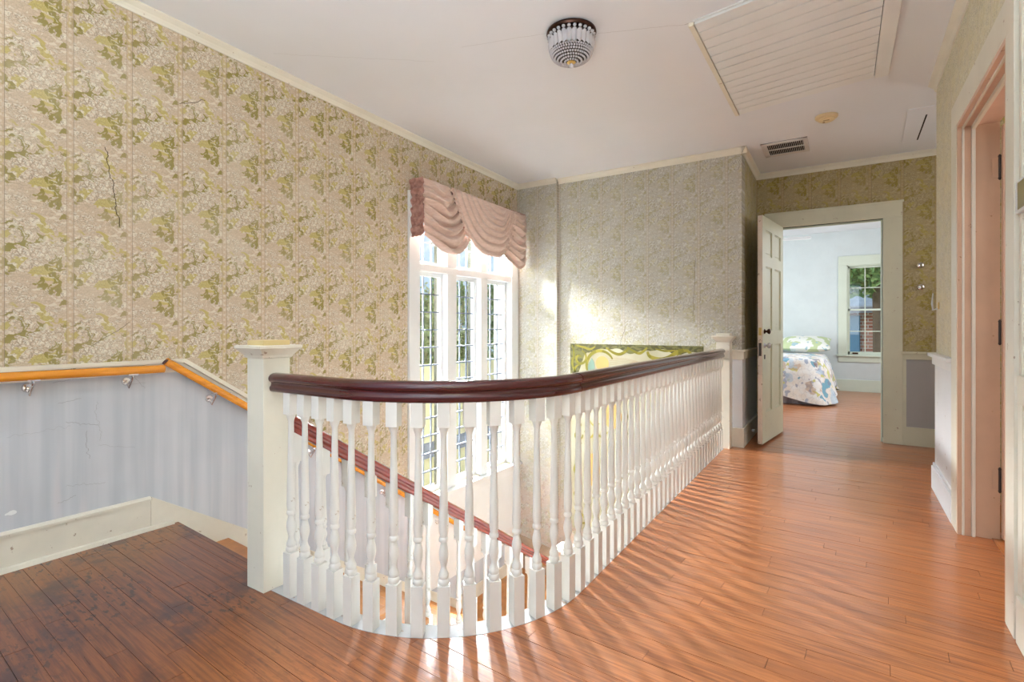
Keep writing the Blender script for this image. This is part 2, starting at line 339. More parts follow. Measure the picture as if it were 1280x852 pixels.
# ------------------------------------------------------------------ mesh builder
class MB:
    def __init__(s): s.v = []; s.f = []; s.tone = []
    def add(s, vs, fs, tone=0.0):
        b = len(s.v); s.v += [tuple(p) for p in vs]; s.f += [tuple(i+b for i in f) for f in fs]; s.tone += [tone]*len(fs); return s
    def box(s, x0, x1, y0, y1, z0, z1, tone=0.0):
        if x0 > x1: x0, x1 = x1, x0
        if y0 > y1: y0, y1 = y1, y0
        if z0 > z1: z0, z1 = z1, z0
        return s.add([(x0,y0,z0),(x1,y0,z0),(x1,y1,z0),(x0,y1,z0),(x0,y0,z1),(x1,y0,z1),(x1,y1,z1),(x0,y1,z1)],
                     [(3,2,1,0),(4,5,6,7),(0,1,5,4),(1,2,6,5),(2,3,7,6),(3,0,4,7)], tone)
    def prism(s, pts, vec, tone=0.0):
        n = len(pts); a = [Vector(p) for p in pts]; vec = Vector(vec); b = [p+vec for p in a]
        nrm = Vector((0, 0, 0))
        for i in range(n): nrm += a[i].cross(a[(i+1) % n])
        if nrm.dot(vec) > 0: a, b = b, a; 
        # a face then points away from b
        fs = [tuple(range(n)), tuple(range(2*n-1, n-1, -1))]
        fs += [(i, n+i, n+(i+1) % n, (i+1) % n) for i in range(n)]
        return s.add([*a, *b], fs, tone)
    def lathe(s, c, prof, n=14, sq=0):
        vs = []; fs = []
        for r, z in prof:
            for i in range(n):
                t = 2*PI*i/n; vs.append((c[0]+r*math.cos(t), c[1]+r*math.sin(t), c[2]+z))
        for j in range(len(prof)-1):
            for i in range(n): fs.append((j*n+i, j*n+(i+1) % n, (j+1)*n+(i+1) % n, (j+1)*n+i))
        fs.append(tuple(reversed(range(n)))); fs.append(tuple((len(prof)-1)*n+i for i in range(n)))
        return s.add(vs, fs)
    def tube(s, pts, r, n=8):
        pts = [Vector(p) for p in pts]; vs = []; fs = []; m = len(pts)
        rr = r if isinstance(r, (list, tuple)) else [r]*m
        for j, p in enumerate(pts):
            d = (pts[min(j+1, m-1)]-pts[max(j-1, 0)]).normalized()
            a = d.cross(Vector((0, 0, 1)));
            if a.length < 1e-3: a = d.cross(Vector((0, 1, 0)))
            a.normalize(); b = a.cross(d)
            for i in range(n):
                t = 2*PI*i/n; vs.append(p+(a*math.cos(t)+b*math.sin(t))*rr[j])
        for j in range(m-1):
            for i in range(n): fs.append((j*n+i, j*n+(i+1) % n, (j+1)*n+(i+1) % n, (j+1)*n+i))
        fs.append(tuple(reversed(range(n)))); fs.append(tuple((m-1)*n+i for i in range(n)))
        return s.add(vs, fs)
    def sweep(s, path, prof):
        """profile (side, up) swept along a path; side is horizontal, up is vertical"""
        P = [Vector(p) for p in path]; m = len(P); k = len(prof); vs = []; fs = []
        for j, p in enumerate(P):
            d0 = (P[j]-P[j-1]) if j else (P[1]-P[0]); d1 = (P[j+1]-P[j]) if j < m-1 else d0
            d0 = Vector((d0.x, d0.y, 0)).normalized(); d1 = Vector((d1.x, d1.y, 0)).normalized()
            d = (d0+d1).normalized(); side = Vector((d.y, -d.x, 0)); sc = 1/max(.3, d.dot(d0))
            for a, b in prof: vs.append(p+side*a*sc+Vector((0, 0, b)))
        for j in range(m-1):
            for i in range(k): fs.append((j*k+i, (j+1)*k+i, (j+1)*k+(i+1) % k, j*k+(i+1) % k))
        fs.append(tuple(range(k))); fs.append(tuple(reversed([(m-1)*k+i for i in range(k)])))
        return s.add(vs, fs)
    def grid(s, fn, nu, nv):
        vs = [fn(i/nu, j/nv) for j in range(nv+1) for i in range(nu+1)]
        fs = [(j*(nu+1)+i, j*(nu+1)+i+1, (j+1)*(nu+1)+i+1, (j+1)*(nu+1)+i) for j in range(nv) for i in range(nu)]
        return s.add(vs, fs)
    def build(s, name, mat, parent=None, smooth=False, bevel=0, at=None, tone=False, solid=0, kind=None, label=None):
        org = at if at is not None else (wloc(parent) if parent else Vector((0, 0, 0)))
        org = Vector(org); me = bpy.data.meshes.new(name)
        me.from_pydata([tuple(Vector(p)-org) for p in s.v], [], s.f); me.materials.append(M[mat] if isinstance(mat, str) else mat)
        if tone:
            a = me.attributes.new('tone', 'FLOAT', 'FACE'); a.data.foreach_set('value', s.tone)
        import bmesh
        bm = bmesh.new(); bm.from_mesh(me); bmesh.ops.recalc_face_normals(bm, faces=bm.faces); bm.to_mesh(me); bm.free()
        if smooth:
            me.shade_smooth()
            if smooth == 'auto': me.set_sharp_from_angle(angle=math.radians(38))
        o = bpy.data.objects.new(name, me); C.objects.link(o)
        if parent: o.parent = parent; o.location = org-wloc(parent)
        else: o.location = org
        if bevel:
            b = o.modifiers.new('bevel', 'BEVEL'); b.width = bevel; b.segments = 2; b.limit_method = 'ANGLE'; b.angle_limit = math.radians(40)
        if solid:
            b = o.modifiers.new('solid', 'SOLIDIFY'); b.thickness = solid; b.offset = 0
        if kind: o['kind'] = kind
        if label: o['label'] = label
        return o
def wloc(o):
    v = Vector((0, 0, 0))
    while o: v += o.location; o = o.parent
    return v
def tag(o, label, cat, group=None):
    o['label'] = label; o['category'] = cat
    if group: o['group'] = group
    return o
def thing(name, loc, label=None, cat=None, group=None, kind=None):
    o = bpy.data.objects.new(name, None); C.objects.link(o); o.location = loc; o.empty_display_size = .1
    if label: tag(o, label, cat, group)
    if kind: o['kind'] = kind
    return o
def struct(o, label=None, cat=None):
    o['kind'] = 'structure'
    if label: o['label'] = label; o['category'] = cat
    return o
def child(o, p):
    """hang a finished object under p, staying where it is"""
    w = wloc(o); o.parent = p; o.location = w-wloc(p); return o

# ------------------------------------------------------------------ key dimensions
XL = -3.18; YB = 5.09; XC = -.79; YF = 6.02; XR = .522; YR = 4.50; HID = -1.9
def cz(y): return 2.85-.024*y
ZD = -3.1
CE = 2.95     # walls run up behind the ceiling plane
R0 = .185; RUN = .2857; SK = -.064          # stairs: riser, run, skew of the nosings in plan
def nose(i, x): return 1.392+i*RUN+SK*(x+3.0)
RS = R0/RUN

# ------------------------------------------------------------------ walls
# left wall with the stair window opening
wy0, wy1, wz0, wz1 = 3.36, 4.93, -.44, 2.12
b = MB()
b.box(XL-.22, XL, HID, wy0, ZD, CE); b.box(XL-.22, XL, wy1, YB+.2, ZD, CE); b.box(XL-.22, XL, wy0, wy1, ZD, wz0); b.box(XL-.22, XL, wy0, wy1, wz1, CE)
wl = struct(b.build('wall_left', 'paper_left'), 'tall wall in yellow green floral wallpaper with cracks, left of the stairs', 'wall')
# painted wainscot, a thin layer below the sloping rail
def rail_z(y): return .92 if y < 1.45 else .92-.67*(y-1.45)
MB().prism([(XL, HID, ZD), (XL, HID, .86), (XL, 1.45, .86), (XL, 3.26, rail_z(3.26)-.06), (XL, 3.26, -.55), (XL, 5.02, -.55), (XL, 5.02, -1.6), (XL, 5.02, ZD)], (.006, 0, 0)).build('wainscot', 'wain_left', wl, label='lavender grey painted lower wall with hairline cracks')
MB().box(XL+.006, XL+.02, 3.26, 5.03, -1.3, -.56).build('window_apron', 'white', wl)
# back wall
wb = struct(MB().box(XL-.2, XC, YB, YB+.18, ZD, CE).build('wall_back', 'paper_back'), 'faded silvery wallpaper wall at the head of the stairwell', 'wall')
col = MB().box(XL, -2.665, YB-.05, YB, ZD, CE).build('corner_pier', 'paper_back', wb)
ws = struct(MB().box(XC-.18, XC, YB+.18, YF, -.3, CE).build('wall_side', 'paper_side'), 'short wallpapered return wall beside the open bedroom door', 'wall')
# far wall with the bedroom door opening
dx0, dx1, dzt = -.56, .305, 2.125
b = MB(); b.box(XC-.18, dx0-.02, YF, YF+.14, -.3, CE); b.box(dx1+.02, 1.7, YF, YF+.14, -.3, CE); b.box(dx0-.02, dx1+.02, YF, YF+.14, dzt+.02, CE)
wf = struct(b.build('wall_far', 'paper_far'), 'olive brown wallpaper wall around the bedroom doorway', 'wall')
MB().box(.455, 1.7, YF-.006, YF, .17, .80).build('wainscot', 'grey_wain', wf, label='dull grey painted lower wall')
# right wall with the doorway
ry0, ry1, rzt = 2.598, 3.60, 2.175
b = MB(); b.box(XR, XR+.15, HID, ry0, -.3, CE); b.box(XR, XR+.15, ry1, YR, -.3, CE); b.box(XR, XR+.15, ry0, ry1, rzt, CE)
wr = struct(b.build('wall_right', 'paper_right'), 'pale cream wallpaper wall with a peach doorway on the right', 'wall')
MB().box(XR-.008, XR, 3.756, YR, .16, .86).box(XR, XR+.15, YR, YR+.008, .16, .86).build('wainscot', 'wain_white', wr, label='white painted lower wall')
MB().box(XR-.006, XR, HID, 2.385, .16, .83).build('wainscot', 'wain_left', wr, label='grey lower wall panel')
# rest of the hall beyond the corner, side room, bedroom
struct(MB().box(1.7, 1.85, YR, YF+.14, -.3, CE).box(XR+.15, 1.85, YR-.12, YR, -.3, CE).build('wall_recess', 'paper_far'), 'dim wallpapered end of the hall recess behind the right wall', 'wall')
struct(MB().box(2.95, 3.1, 1.2, 4.28, -.3, CE).box(XR+.15, 3.1, 1.05, 1.2, -.3, CE).build('wall_side_room', 'peach_light'), 'peach wall of the room behind the right doorway', 'wall')
bwx0, bwx1, bwz0, bwz1 = .03, .545, .62, 2.14
YW = 10.5
b = MB(); b.box(-3.1, bwx0, YW, YW+.2, -.3, CE); b.box(bwx1, 1.95, YW, YW+.2, -.3, CE); b.box(bwx0, bwx1, YW, YW+.2, -.3, bwz0); b.box(bwx0, bwx1, YW, YW+.2, bwz1, CE)
struct(b.build('wall_bedroom', 'bed_wall'), 'pale blue grey bedroom wall behind the bed', 'wall')
struct(MB().box(-3.1, -3.0, YF+.14, YW, -.3, CE).build('wall_bedroom_left', 'bed_wall'), 'left wall of the bedroom', 'wall')
struct(MB().box(-3.1, XC-.18, YF, YF+.14, -.3, CE).box(1.7, 1.95, YF, YF+.14, -.3, CE).build('wall_bedroom_front', 'bed_wall'), 'bedroom side wall hidden behind the open door', 'wall')
struct(MB().box(1.85, 1.95, YF+.14, YW, -.3, CE).build('wall_bedroom_right', 'bed_wall'), 'right wall of the bedroom', 'wall')
# ceilings
def slab(b, x0, x1, y0, y1, t=.15):
    b.add([(x0,y0,cz(y0)),(x1,y0,cz(y0)),(x1,y1,cz(y1)),(x0,y1,cz(y1)),(x0,y0,cz(y0)+t),(x1,y0,cz(y0)+t),(x1,y1,cz(y1)+t),(x0,y1,cz(y1)+t)],
          [(0,1,2,3),(7,6,5,4),(0,4,5,1),(1,5,6,2),(2,6,7,3),(3,7,4,0)])
b = MB(); slab(b, XL-.2, 3.1, HID, YF+.14)
ceil = struct(b.build('ceiling', 'ceiling'), 'white plaster hall ceiling with hairline cracks', 'ceiling')
struct(MB().box(-3.1, 1.95, YF+.14, YW+.2, 2.735, 2.9).build('ceiling_bedroom', 'ceiling'), 'white bedroom ceiling seen through the doorway', 'ceiling')

# ------------------------------------------------------------------ floor
PH = -.055; cp, sp = math.cos(PH), math.sin(PH)
def tow(u, v): return (u*cp-v*sp, u*sp+v*cp)
def clip(poly, hp):
    a, b_, c_ = hp; out = []      # keep a*x+b*y<=c
    for i in range(len(poly)):
        p, q = poly[i], poly[(i+1) % len(poly)]; fp = a*p[0]+b_*p[1]-c_; fq = a*q[0]+b_*q[1]-c_
        if fp <= 0: out.append(p)
        if (fp < 0 < fq) or (fq < 0 < fp):
            t = fp/(fp-fq); out.append((p[0]+(q[0]-p[0])*t, p[1]+(q[1]-p[1])*t))
    return out
RC = (-1.60, 1.945); RR = .66            # balustrade centre line: straight y=1.285, quarter round, straight x=-.94
def well_x(y):
    if y >= RC[1]: return -.94
    return RC[0]+math.sqrt(max(0, RR*RR-(RC[1]-y)**2))
W = .0648; v_edge = 1.238
fl = thing('floor', (0, 0, 0), 'strip oak floor of the hall, gouged, stained and with shade painted in at the stair head', 'floor', kind='structure')
b = MB(); zt = -.006
b.box(XL, 3.0, HID, 1.2, -.3, zt); b.prism([(XL, 1.2, -.3), (-2.0, 1.2, -.3), (-2.0, 1.34, -.3), (XL, 1.41, -.3)], (0, 0, .294))
b.box(-2.0, 3.0, 1.2, 1.285, -.3, zt)
prev = None
for i in range(10):
    y0 = 1.285+i*.066; y1 = y0+.066; b.prism([(well_x(y0)+.0, y0, -.3), (3.0, y0, -.3), (3.0, y1, -.3), (well_x(y1), y1, -.3)], (0, 0, .294))
b.box(-.94, 3.0, RC[1], YB, -.3, zt); b.box(XC-.1, 1.85, YB, YF+.14, -.3, zt); b.box(-3.05, 1.95, YF+.14, YW+.1, -.3, zt)
b.build('subfloor', 'gap', fl)
rng = random.Random(3); near = []; far_ = MB(); count = 0
def add_plank(poly, tone, indiv):
    global count
    if len(poly) < 3: return
    A = sum(poly[i][0]*poly[(i+1) % len(poly)][1]-poly[(i+1) % len(poly)][0]*poly[i][1] for i in range(len(poly)))/2
    if A < 0: poly = poly[::-1]; A = -A
    if A < 3e-4: return
    h = rng.uniform(-.0006, .0006)
    pts = [(x, y, -.006) for x, y in poly]; vec = (0, 0, .006+h)
    if indiv and count < 285:
        m = MB().prism(pts, vec, tone); cx = sum(p[0] for p in poly)/len(poly); cy = sum(p[1] for p in poly)/len(poly)
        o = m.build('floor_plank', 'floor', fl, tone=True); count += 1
    else: far_.prism(pts, vec, tone)
rows = range(int(-2.1/W)-2, int(10.7/W)+2)
g = .0007
for r in rows:
    v0 = v_edge+(r)*W+g; v1 = v0+W-2*g; vm = (v0+v1)/2
    u = -5.2+rng.uniform(0, 1.1)
    while u < 3.2:
        L = rng.uniform(.55, 1.7) if vm > 1.0 else rng.uniform(.5, 1.3)
        a, e = u+g, u+L-g; u += L; tone = rng.random()
        base = [tow(a, v0), tow(e, v0), tow(e, v1), tow(a, v1)]
        ys = [p[1] for p in base]; xs = [p[0] for p in base]
        cx, cy = sum(xs)/4, sum(ys)/4
        dep = -cx*.542+cy*.840
        # seen large enough to pick apart
        indiv = dep > .35 and dep < 2.55 and cy > .0 and cx < .6
        regs = []
        if min(ys) < 1.30: regs.append([(0, 1, 1.295), (0, -1, -HID), (-1, 0, -XL), (1, 0, .66)])
        if max(ys) > 1.28 and min(xs) < -2.0 and vm < v_edge: regs.append([(0, -1, -1.295), (1, 0, -2.0), (-1, 0, -XL)])
        if max(ys) > 1.295 and min(ys) < YB:
            ylo, yhi = max(1.295, min(ys)), max(1.30, max(ys)); xl, xh = well_x(ylo), well_x(yhi)
            # chord half plane
            if yhi > RC[1]: hp = (-1, 0, .94)
            else:
                dx, dy = xh-xl, yhi-ylo; hp = (-dy, dx, -dy*xl+dx*ylo)
            regs.append([hp, (0, -1, -1.295), (0, 1, YB), (1, 0, .70 if cy < YR-.2 else 1.7)])
        if max(ys) > YB and min(ys) < YF+.1: regs.append([(0, -1, -YB), (0, 1, YF+.1), (-1, 0, -XC), (1, 0, 1.7)])
        if max(ys) > YF+.1: regs.append([(0, -1, -(YF+.1)), (-1, 0, 3.0), (1, 0, 1.85), (0, 1, YW)])
        for hs in regs:
            poly = base
            for hp in hs:
                poly = clip(poly, hp)
                if len(poly) < 3: break
            if len(poly) >= 3: add_plank(poly, tone, indiv)
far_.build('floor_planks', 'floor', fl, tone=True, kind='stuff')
# side room floor, amber boards along the other way
b = MB()
for i in range(20): b.box(.70+i*.065, .70+i*.065+.0638, 1.2, 4.28, -.006, 0, rng.random())
b.build('side_room_planks', 'threshold', fl, tone=True, kind='stuff')
MB().prism([(.64, ry0, -.004), (.70, ry0, -.004), (.70, ry1, -.004), (.64, ry1, -.004)], (0, 0, .009)).build('threshold_strip', 'threshold', fl)
# nosing board along the stair head
MB().prism([(XL+.01, nose(0, XL)-.001, -.03), (-2.0, nose(0, -2.0)-.001, -.03), (-2.0, nose(0, -2.0)+.022, -.03), (XL+.01, nose(0, XL)+.022, -.03)], (0, 0, .031)).build('landing_nosing', 'floor', fl)

# curved curb under the balustrade and the fascia of the well
def bal_path(s0, s1, n, off=0):
    """points along the balustrade centre line; s=0 at x=-1.99"""
    out = []
    LA = RC[0]+1.99; LB = RR*PI/2
    for i in range(n+1):
        s = s0+(s1-s0)*i/n; out.append(bal_at(s, off))
    return out
LA = 1.99+RC[0]; LB = RR*PI/2
def bal_at(s, off=0):
    if s < LA: return Vector((-1.99+s, RC[1]-RR-off, 0)), 0.0
    if s < LA+LB:
        t = (s-LA)/RR; return Vector((RC[0]+(RR+off)*math.sin(t), RC[1]-(RR+off)*math.cos(t), 0)), t
    return Vector((RC[0]+RR+off, RC[1]+s-LA-LB, 0)), PI/2
SEND = LA+LB+(4.95-RC[1])
path = [bal_at(s)[0] for s in [-.02]+[LA*i/3 for i in range(1, 3)]+[LA+LB*i/24 for i in range(25)]+[SEND]]
fas = struct(MB().sweep(path, [(-.045, -.34), (-.03, -.34), (-.03, -.035), (.0, -.035), (.0, -.02), (-.045, -.02)]).build('trim_1', 'white'), 'white fascia board curving down inside the stairwell edge', 'trim')
MB().sweep(path, [(-.062, -.02), (.021, -.02), (.021, .0012), (-.057, .0022), (-.062, -.002)]).build('well_curb', paint('grey_white_curb', (.54, .54, .55), .45, .15, 1.5), fas)

# ------------------------------------------------------------------ gallery balustrade
gal = thing('gallery_balustrade', (-2.07, 1.29, 0), 'curved white gallery balustrade with dark mahogany handrail around the stairwell', 'balustrade')
def newel(parent, x0, x1, y0, y1, z0, ztop, cap_label=None, gold=True):
    n = MB().box(x0, x1, y0, y1, z0, ztop-.05).build('newel_post', 'cream', parent, bevel=.002)
    w = [(0, ztop-.058), (.006, ztop-.055), (.010, ztop-.045), (.022, ztop-.030), (.030, ztop-.020), (.036, ztop-.015), (.036, ztop-.005), (.030, ztop-.003)]
    m = MB()
    cx, cy = (x0+x1)/2, (y0+y1)/2; hx, hy = (x1-x0)/2, (y1-y0)/2; vs = []; fs = []
    for d, z in w: vs += [(cx-hx-d, cy-hy-d, z), (cx+hx+d, cy-hy-d, z), (cx+hx+d, cy+hy+d, z), (cx-hx-d, cy+hy+d, z)]
    for j in range(len(w)-1):
        for i in range(4): fs.append((j*4+i, j*4+(i+1) % 4, (j+1)*4+(i+1) % 4, (j+1)*4+i))
    fs.append((3, 2, 1, 0)); k4 = (len(w)-1)*4; fs.append((k4, k4+1, k4+2, k4+3))
    c = m.add(vs, fs).build('newel_cap', 'cream_old', n)
    t = MB().box(x0, x1, y0, y1, ztop-.004, ztop+.018).build('cap_block', paint('yellowed_cap', (.74, .58, .28), .4, .06) if gold else 'cream', n, bevel=.002)
    return n
newel(gal, -2.131, -2.012, 1.231, 1.352, 0, 1.025)
newel(gal, -.985, -.868, 4.955, 5.065, 0, 1.02, gold=False)
HRP = [(-.020, 0), (.020, 0), (.026, .004), (.029, .012), (.029, .020), (.023, .026), (.021, .034), (.023, .040), (.031, .045), (.034, .053), (.033, .062), (.026, .071), (.014, .0765), (0, .078),
       (-.014, .0765), (-.026, .071), (-.033, .062), (-.034, .053), (-.031, .045), (-.023, .040), (-.021, .034), (-.023, .026), (-.029, .020), (-.029, .012), (-.026, .004)]
hp1 = [Vector((p.x, p.y, .829)) for p in [bal_at(s)[0] for s in [-.02, LA*.5]+[LA+LB*i/30 for i in range(31)]]]
MB().sweep(hp1, HRP).build('handrail', 'mahogany', gal, smooth='auto', label='curved dark mahogany handrail length')
hp2 = [bal_at(LA+LB+.002)[0]+Vector((0, 0, .829)), bal_at(SEND)[0]+Vector((0, 0, .829))]
hp2[1].z = .822
MB().sweep(hp2, [(a*1.03, z*1.02) for a, z in HRP]).build('handrail', 'mahogany', gal, smooth='auto', label='straight mahogany handrail length along the hall')
BP = [(.0150, .178), (.0205, .186), (.0205, .197), (.0165, .203), (.0185, .208), (.0185, .216), (.0130, .228), (.0100, .240), (.0110, .248), (.0160, .268), (.0180, .282), (.0170, .298), (.0125, .318), (.0108, .328),
      (.0165, .332), (.0175, .338), (.0165, .344), (.0135, .348), (.0145, .356), (.0168, .372), (.0160, .42), (.0130, .56), (.0105, .70), (.0120, .712), (.0160, .722), (.0190, .736)]
def baluster_mesh(name, height, low, hi, scale_mid=True):
    b = MB(); h = .0215
    b.box(-h, h, -h, h, 0, low)
    z0, z1 = low-.002, height-hi+.002
    prof = [(r, z0+(z-.178)/(.736-.178)*(z1-z0)) for r, z in BP]
    if not scale_mid:
        d = z0-.178; prof = []
        for r, z in BP:
            prof.append((r, z+d if z < .38 else .38+d+(z-.38)/(.736-.38)*(z1-.38-d)))
    b.lathe((0, 0, 0), prof, 14); b.box(-h, h, -h, h, height-hi, height)
    return b
bal0 = baluster_mesh('baluster', .832, .178, .092).build('baluster', 'baluster', gal, smooth='auto', at=(0, 0, 0))
n_b = int((SEND-.06)/.0912); used = False
for i in range(n_b+1):
    s = .085+i*.0912
    if s > SEND-.03: break
    p, t = bal_at(s)
    o = bal0 if i == 0 else bal0.copy()
    if i: C.objects.link(o)
    o.parent = gal; o.location = p-wloc(gal)+Vector((0, 0, .002)); o.rotation_euler = (0, 0, t)

# ------------------------------------------------------------------ stairs
NS = 9; LZ = -R0*NS
st = thing('staircase', (-2.58, 1.4, LZ), 'oak stair flight descending along the left wall to a landing', 'stairs')
for i in range(NS):
    z = -R0*(i+1)
    xa, xb = XL+.02, -2.03
    # riser below the nosing above
    MB().prism([(xa, nose(i, xa), z), (xb, nose(i, xb), z), (xb, nose(i, xb)+.018, z), (xa, nose(i, xa)+.018, z)], (0, 0, R0-.028)).build('riser', 'white', st)
    if i < NS-1:
        MB().prism([(xa, nose(i, xa)+.018, z-.028), (xb-.0, nose(i, xb)+.018, z-.028), (xb, nose(i+1, xb)+.022, z-.028), (xa, nose(i+1, xa)+.022, z-.028)], (0, 0, .028)).build('tread', 'tread', st, bevel=.006)
yl = 1.392+NS*RUN
MB().prism([(XL+.02, nose(NS-1, XL)+.02, LZ-.03), (-1.95, nose(NS-1, -2.0)+.02, LZ-.03), (-1.95, YB-.06, LZ-.03), (XL+.02, YB-.06, LZ-.03)], (0, 0, .03)).build('stair_landing', 'tread', st)
# inner stringer with a spandrel below, cut under the treads
pts = [(-2.03, 1.33, -.31), (-2.03, 1.33, -.005)]
for i in range(NS):
    pts += [(-2.03, nose(i, -2.03)+.018, -.028-R0*i if i else -.005), (-2.03, nose(i, -2.03)+.018, -R0*(i+1)-.028)]
pts += [(-2.03, yl+.05, LZ-.028), (-2.03, yl+.05, ZD+.02), (-2.03, 1.33, ZD+.02)]
MB().prism(pts, (.03, 0, 0)).build('stringer', 'white', st)
# bracketed ends of the treads
for i in range(NS-1):
    z = -R0*(i+1); MB().box(-2.03, -1.985, nose(i, -2.0)+.0, nose(i+1, -2.0)+.022, z-.028, z).build('tread_return', 'tread', st)
# wall skirting of the stairs, cream
sk = [(XL+.006, 1.29, -.02), (XL+.006, 1.29, .172)]
MB().prism([(XL+.006, 1.29, -.03), (XL+.006, 1.29, .172), (XL+.006, 3.90, .172-2.61*.655), (XL+.006, 5.04, .172-2.61*.655), (XL+.006, 5.04, LZ-.02), (XL+.006, 3.96, LZ-.02), (XL+.006, 1.43, -.08), (XL+.006, 1.43, -.03)], (.016, 0, 0)).build('wall_stringer', 'cream_old', st)
MB().prism([(XL+.006, 1.29, .160), (XL+.006, 1.29, .178), (XL+.006, 3.90, .178-2.61*.655), (XL+.006, 3.90, .160-2.61*.655)], (.026, 0, 0)).build('stringer_cap', 'cream_old', st)
# lower flight turning right along the back wall
for i in range(3):
    z = LZ-R0*(i+1); x = -1.95+i*RUN
    MB().box(x, x+.018, 4.0, YB-.01, z, z+R0-.028).build('riser', 'white', st)
    MB().box(x+.018, x+RUN+.02, 4.0, YB-.01, z-.028, z).build('tread', 'tread', st)
MB().prism([(-3.17, YB-.06, LZ), (-3.17, YB-.06, LZ+.38), (-2.66, YB-.06, LZ+.30), (-1.7, YB-.06, LZ-.24), (-1.1, YB-.06, LZ-.6), (-1.1, YB-.06, LZ-.9), (-2.0, YB-.06, LZ-.3), (-2.2, YB-.06, LZ)], (0, .01, 0)).build('back_skirting', paint('bare_wood_skirting', (.50, .38, .27), .6, .2), st)
struct(MB().box(XL-.2, 3.0, HID, YB+.2, ZD-.1, ZD).build('floor_lower', 'threshold'), 'floor of the storey below the stairwell', 'floor')
struct(MB().box(-.98, -.9, 1.0, YB, ZD, -.3).box(-2.0, -.9, 1.0, 1.1, ZD, -.3).build('wall_lower', 'wain_white'), 'white wall of the lower stair hall under the gallery', 'wall')

# stair balustrade
sb = thing('stair_balustrade', (-2.01, 1.42, 0), 'white stair balustrade with red mahogany handrail sloping down to the landing newel', 'balustrade')
XB = -2.035
def srz(y): return .700-.6455*(y-1.40)
hp = [Vector((XB, 1.345, srz(1.345)-.078)), Vector((XB, 3.965, srz(3.965)-.078))]
MB().sweep(hp, [(a, z*1.05) for a, z in HRP]).build('handrail', 'mahogany_warm', sb, smooth='auto')
nn = newel(sb, -2.095, -1.975, 3.965, 4.085, LZ, srz(4.0)+.16, gold=False)
meshes = {}
for i in range(NS-1):
    for j in range(2):
        y = nose(i, XB)+.065+j*RUN/2; z0 = -R0*(i+1); top = srz(y)-.078; h = top-z0
        key = j
        if key not in meshes:
            low = .20 if j == 0 else .29
            o = baluster_mesh('baluster', h+.016, .17 if j == 0 else .26, .13 if j == 0 else .13, True).build('baluster', 'baluster', sb, smooth='auto', at=(0, 0, 0)); meshes[key] = o
        else: o = meshes[key].copy(); C.objects.link(o)
        o.parent = sb; o.location = Vector((XB, y, z0-.002))-wloc(sb)

# ------------------------------------------------------------------ trim of the left wall
t = struct(MB().prism([(XL+.006, HID, .845), (XL+.006, HID, .90), (XL+.006, 1.44, .90), (XL+.006, 3.262, rail_z(3.262)-.02), (XL+.006, 3.262, rail_z(3.262)-.095), (XL+.006, 1.42, .845)], (.018, 0, 0)).build('trim_2', 'cream_old'), 'cream chair rail that runs level then slopes down the stairs', 'trim')
MB().prism([(XL, HID, .90), (XL, HID, .918), (XL, 1.455, .918), (XL, 3.262, rail_z(3.262)-.002), (XL, 3.262, rail_z(3.262)-.022), (XL, 1.445, .898)], (.046, 0, 0)).build('rail_cap', 'cream_old', t)
t = struct(MB().box(XL+.006, XL+.022, HID, 1.288, 0, .160).build('baseboard_left', 'cream_old'), 'scuffed cream baseboard of the left wall landing', 'baseboard')
MB().prism([(XL+.006, HID, .158), (XL+.006, HID, .180), (XL+.018, HID, .180), (XL+.030, HID, .170), (XL+.030, HID, .158)], (0, 1.288-HID, 0)).build('baseboard_cap', 'cream_old', t)
MB().prism([(XL+.022, HID, 0), (XL+.022, HID, .022), (XL+.034, HID, .018), (XL+.040, HID, 0)], (0, 1.40-HID, 0)).build('shoe_moulding', 'cream_old', t)

def crown(name, p0, p1, inward, label):
    """small crown under the ceiling from p0 to p1 (x,y), inward = (nx,ny)"""
    prof = [(0, 0), (.045, 0), (.045, -.008), (.034, -.016), (.020, -.026), (.012, -.040), (.008, -.052), (0, -.052)]
    n = Vector((inward[0], inward[1], 0)); b = MB(); vs = []
    for p in (p0, p1):
        for a, z in prof: vs.append((p[0]+n.x*a, p[1]+n.y*a, cz(p[1]+n.y*a)+z))
    k = len(prof); fs = [(i, (i+1) % k, k+(i+1) % k, k+i) for i in range(k)]+[tuple(range(k)), tuple(range(2*k-1, k-1, -1))]
    return struct(b.add(vs, fs).build(name, 'cream'), label, 'trim')
crown('trim_3', (XL, HID), (XL, YB-.05), (1, 0), 'thin cream crown moulding along the top of the left wall')
crown('trim_4', (XL, YB-.05), (-2.665, YB-.05), (0, -1), 'short cream crown moulding over the corner pier')
crown('trim_5', (-2.67, YB), (XC+.045, YB), (0, -1), 'cream crown moulding on top of the faded back wall')
crown('trim_6', (XC, YB-.045), (XC, YF), (1, 0), 'short cream crown moulding on the return wall by the door')
crown('trim_7', (XC, YF), (1.7, YF), (0, -1), 'cream crown moulding above the bedroom doorway')
crown('trim_8', (XR, HID), (XR, YR), (-1, 0), 'chipped cream crown moulding on the right wall')

